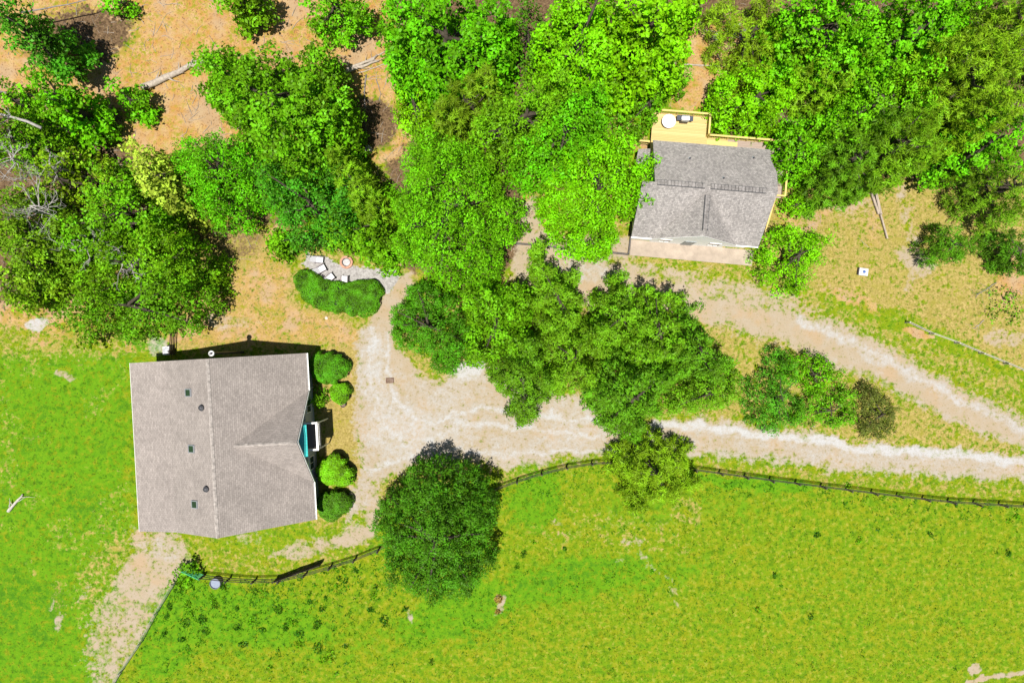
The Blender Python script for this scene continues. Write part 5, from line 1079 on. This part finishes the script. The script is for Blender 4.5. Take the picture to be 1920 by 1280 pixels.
# dead trees with bare crowns
def dead_tree(px, py, h, spread, label, seed, mat):
    rr = random.Random(seed); x, y, _ = g(px, py, h * .8); root = empty('dead_tree', (x, y, gh(x, y)), 0, label, 'dead tree')
    m = MB(); m.tube([(0, 0, -.1), (rr.gauss(0, .1), rr.gauss(0, .1), h * .4), (rr.gauss(0, .2), rr.gauss(0, .2), h * .8)], [.16, .12, .07], 8); m.build('trunk', mat, root)
    m = MB()
    def br(p, d, L, r, dep):
        pts = [p]; q = np.array(p, float); dd = np.array(d, float)
        for k in range(4):
            dd = dd + np.array([rr.gauss(0, .28), rr.gauss(0, .28), rr.gauss(0, .12)]); dd /= np.linalg.norm(dd); q = q + dd * L / 4; pts.append(q.copy())
        m.tube(pts, [r * (1 - .18 * k) for k in range(5)], 5, cap=False)
        if dep > 0:
            for k in range(rr.choice((2, 3, 3))):
                i = rr.randint(1, 4); a = rr.gauss(0, .9); d2 = np.array([dd[0] * cos(a) - dd[1] * sin(a), dd[0] * sin(a) + dd[1] * cos(a), dd[2] + rr.uniform(-.1, .35)]); br(pts[i], d2, L * rr.uniform(.45, .7), r * .55, dep - 1)
    for k in range(9):
        a = k * 2 * pi / 9 + rr.uniform(-.3, .3); br((0, 0, h * rr.uniform(.55, .8)), (cos(a), sin(a), rr.uniform(.05, .6)), spread * rr.uniform(.7, 1.1), .055, 3)
    m.build('branches', mat, root)
BL = m_plain('bleached_twigs', (.30, .28, .26), .9, .1, .25)
dead_tree(52, 385, 9.6, 2.6, 'bleached dead tree with tangled white twigs near the left edge', 5, BL)
dead_tree(15, 300, 9.6, 2.0, 'bleached dead tree cut by the left edge above the tangled one', 8, BL)
dead_tree(88, 305, 8.8, 1.2, 'small bleached dead treetop between the two dead trees and the crooked limb', 11, BL)
dead_tree(150, 460, 9.5, 1.6, 'dead treetop poking through the oaks north west of the tan roofed house', 15, BL)
dead_tree(232, 492, 11.3, 1.1, 'small dead treetop on top of the bright oak by the tan roofed house', 21, BL)
# rocks, rubble, block
def rock(px, py, r, label, mat, grp=None, name='rock', seed=0, flat=.6):
    rr = np.random.default_rng(seed + int(px)); x, y, _ = g(px, py); m = MB(); n = 9; m.lathe((0, 0, 0), [(r * .8, -.05), (r, r * .25), (r * .8, r * flat * .8), (r * .35, r * flat)], n)
    m.v = [(v[0] * (1 + rr.normal(0, .12)), v[1] * (1 + rr.normal(0, .12)), v[2] * (1 + rr.normal(0, .1))) for v in m.v]; o = m.build(name, mat, None, (x, y, gh(x, y))); return tag(o, label, 'rock', grp)
ROCKM = m_plain('rubble_rock', (.36, .33, .31), .9, .1, .35, 2)
for i, (px, py, r) in enumerate([(1372, 52, .35), (1384, 60, .3), (1376, 68, .28), (1390, 70, .32), (1366, 62, .25), (1398, 58, .24), (1386, 48, .22), (1395, 100, .2), (1404, 95, .18)]):
    rock(px, py, r, 'grey rubble rock in the heap under the olive brush tree', ROCKM, 'rubble heap under the olive brush')
rock(1785, 339, .26, 'white rock on the hillside below the right hand woods', m_plain('white_rock', (.75, .74, .72), .8))
rock(690, 281, .38, 'pale rock in the shade left of the huge lime maple', ROCKM)
rock(612, 596, .01 + .14, 'small pale stone on the straw below the kidney hedge', m_plain('pale_stone', (.5, .44, .38), .8))
m = MB(); m.box(-.25, .25, -.32, .32, -.02, .32); m.box(-.29, -.255, -.32, .32, 0, .3); o = m.build('concrete_block', m_plain('block', (.42, .38, .39), .8), None, g(1342, 72), bevel=.02); o.rotation_euler.z = radians(-35); tag(o, 'pale grey concrete block on the clay beside the rubble heap', 'block')
t = empty('bench', g(1545, 226), radians(-42), 'weathered wooden bench in the woods behind the cottage', 'bench')
m = MB()
for k in range(3): m.box(-.8, .8, -.3 + k * .19, -.3 + k * .19 + .17, .42, .46)
m.build('seat', DEADWOOD, t)
m = MB()
for k in range(2): m.box(-.8, .8, .34, .38, .62 + k * .2, .76 + k * .2)
m.build('backrest', DEADWOOD, t)
for sx in (-.65, .65):
    for sy in (-.22, .3): m = MB(); m.box(sx - .04, sx + .04, sy - .04, sy + .04, 0, .419); m.build('leg', GREYWOOD, t)
# dead stem clump and weed clumps in the pasture
def weed(px, py, r, h, mat, label, cat='weed', grp=None, name='weed_clump', n=34, L=.26, seed=0):
    rr = np.random.default_rng(int(px * 31 + py) + seed); x, y, _ = g(px, py); nn = int(n * (r / .3) ** 1.5); a = rr.random(nn) * 2 * pi; q = np.sqrt(rr.random(nn)) * r
    ew = rr.uniform(.55, 1.0); ea = rr.random() * pi; cx_, cy_ = np.cos(a) * q, np.sin(a) * q * ew
    P = np.stack([cx_ * cos(ea) - cy_ * sin(ea), cx_ * sin(ea) + cy_ * cos(ea), h * (1 - (q / r) ** 2) * rr.uniform(.3, 1, nn)], -1); Nn = np.stack([np.cos(a) * .5, np.sin(a) * .5, np.ones(nn) * .5], -1) + .5 * rr.normal(size=(nn, 3))
    LL = L * rr.uniform(.6, 1.3, nn); V = leafcards(P, Nn, LL, LL * .35, rr); me = raw_mesh(name, V, np.arange(4 * nn).reshape(-1, 4)); fattr(me, 'tint', np.repeat(rr.random(nn), 4)); o = link(name, me, mat, None, (x, y, gh(x, y))); return tag(o, label, cat, grp)
WM = m_leaf('weed', (45, 125, 22), .45, .3)
WM2 = m_leaf('mid', COLS['mid'], .5, .3)
WG = 'dark green weed clumps scattered in the lower left pasture'
wp = [(398, 1123, 9), (352, 1133, 10), (318, 1136, 8), (347, 1166, 11), (360, 1152, 8), (380, 1160, 11), (386, 1182, 9), (334, 1102, 12), (313, 1155, 7), (308, 1188, 7), (340, 1198, 8), (352, 1217, 9), (404, 1134, 8), (472, 1163, 11), (445, 1176, 8), (456, 1207, 10),
      (480, 1108, 7), (522, 1142, 10), (550, 1166, 9), (535, 1174, 8), (562, 1188, 10), (595, 1170, 11), (596, 1214, 12), (560, 1207, 9), (605, 1140, 8), (580, 1128, 6), (506, 1252, 8), (492, 1180, 8), (606, 1236, 9), (631, 1262, 7), (648, 1210, 6), (620, 1228, 14), (648, 1088, 8), (631, 1097, 6),
      (637, 1084, 7), (668, 1068, 7), (700, 1115, 8), (695, 1142, 8), (720, 1160, 9), (704, 1100, 6), (645, 1065, 6), (610, 1120, 5), (445, 1140, 6), (420, 1100, 8), (1532, 1002, 8), (1610, 1012, 9), (1745, 1002, 6), (1890, 1036, 9), (1452, 1078, 7), (1420, 1142, 7), (1058, 1028, 5), (982, 1038, 8), (970, 1062, 6), (1000, 1016, 5),
      (1222, 1070, 5), (1520, 1155, 7), (1890, 975, 7), (1646, 992, 4), (1906, 968, 6), (810, 1240, 7), (760, 1140, 8), (722, 1170, 6), (1590, 909, 8)]
for px, py, r in wp:
    left = px < 730 and py > 1050
    weed(px, py, r / 20, .12 + r / 40, WM if (px + py) % 3 else WM2, 'low dark green weed clump standing out in the bright pasture grass', 'weed', 'dark weed clumps scattered over the pasture')
SM = m_leaf('straw_stem', (210, 180, 90), .45, .2, 0.005)
weed(935, 1122, .42, .45, SM, 'dry straw coloured dead plant in the pasture right of the big dark tree', 'dead plant', name='dead_plant', n=70)
weed(933, 1146, .3, .35, SM, 'smaller dry dead plant just below the straw coloured one in the pasture', 'dead plant', name='dead_plant', n=70)
# fallen sticks and brush litter on the clay and under the trees (uncountable)
rs = np.random.default_rng(77); m = MB(); cnt_ = 0
while cnt_ < 2000:
    x, y = rs.uniform(-48, 48), rs.uniform(-6, 32); i = int((y - GY0) / CELL); j = int((x - GX0) / CELL)
    w = max(litter_shade[i, j] * 1.0, dirt[i, j] * .55 * (1 if y > 8 else .15)) 
    if rs.random() > w * (0.25 + 1.3 * max(0, vnoise(np.array([x]), np.array([y]), 3.0, 44)[0] - .35)): continue
    a = rs.random() * pi; L = rs.uniform(.25, 1.5); r = rs.uniform(.008, .03); z = gz[i, j] + r + .01; b = a + rs.normal(0, .3)
    p = (x, y, z); q = (x + cos(a) * L / 2, y + sin(a) * L / 2, z + rs.uniform(0, .06)); e = (q[0] + cos(b) * L / 2, q[1] + sin(b) * L / 2, z + rs.uniform(0, .05)); m.tube([p, q, e], [r, r * .8, r * .4], 4); cnt_ += 1
tag(m.build('fallen_sticks', DEADWOOD), 'dead sticks and brush strewn over the clay and forest floor', 'sticks', kind='stuff')
# leafy low weeds mixed through the pasture grass and along its fence (uncountable)
rw = np.random.default_rng(91); n0 = 26000; x = rw.uniform(-48, 48, n0); y = rw.uniform(-33, -10, n0); px_, py_ = 960 + 20 * x, 640 - 20 * y
fy = np.interp(px_, [p[0] for p in FENCE_A], [p[1] for p in FENCE_A]); dn = py_ - fy
wgt = np.where(px_ < 760, np.clip(1.0 - dn / 170, 0.05, 1), np.clip(0.9 - dn / 60, 0.03, 1)) * np.clip(vnoise(x, y, 0.8, 66) * 1.6 - .2, 0, 1) + 0.5 * np.clip(samp(lush, x, y), 0, 1) * np.clip(vnoise(x, y, 1.4, 67) * 2 - .9, 0, 1)
kp = (samp(zone, x, y) == 1) & (rw.random(n0) < wgt * 0.8); x, y = x[kp], y[kp]; nn = len(x); k = 5
P = np.repeat(np.stack([x, y, samp(gz, x, y) + .08], -1), k, 0) + rw.normal(0, 1, (nn * k, 3)) * np.array([.1, .1, .04]); Nn = rw.normal(0, .5, (nn * k, 3)) + np.array([0, 0, .8])
LL = rw.uniform(.10, .24, nn * k); V = leafcards(P, Nn, LL, LL * .45, rw); me = raw_mesh('pasture_weeds', V, np.arange(4 * nn * k).reshape(-1, 4)); fattr(me, 'tint', np.repeat(np.repeat(rw.random(nn), k) * .6 + .4 * rw.random(nn * k), 4))
tag(link('pasture_weeds', me, m_leaf('meadow_weed', (0, 0, 0), 1)), 'leafy green weeds growing through the pasture grass along the fence', 'weeds', kind='stuff')
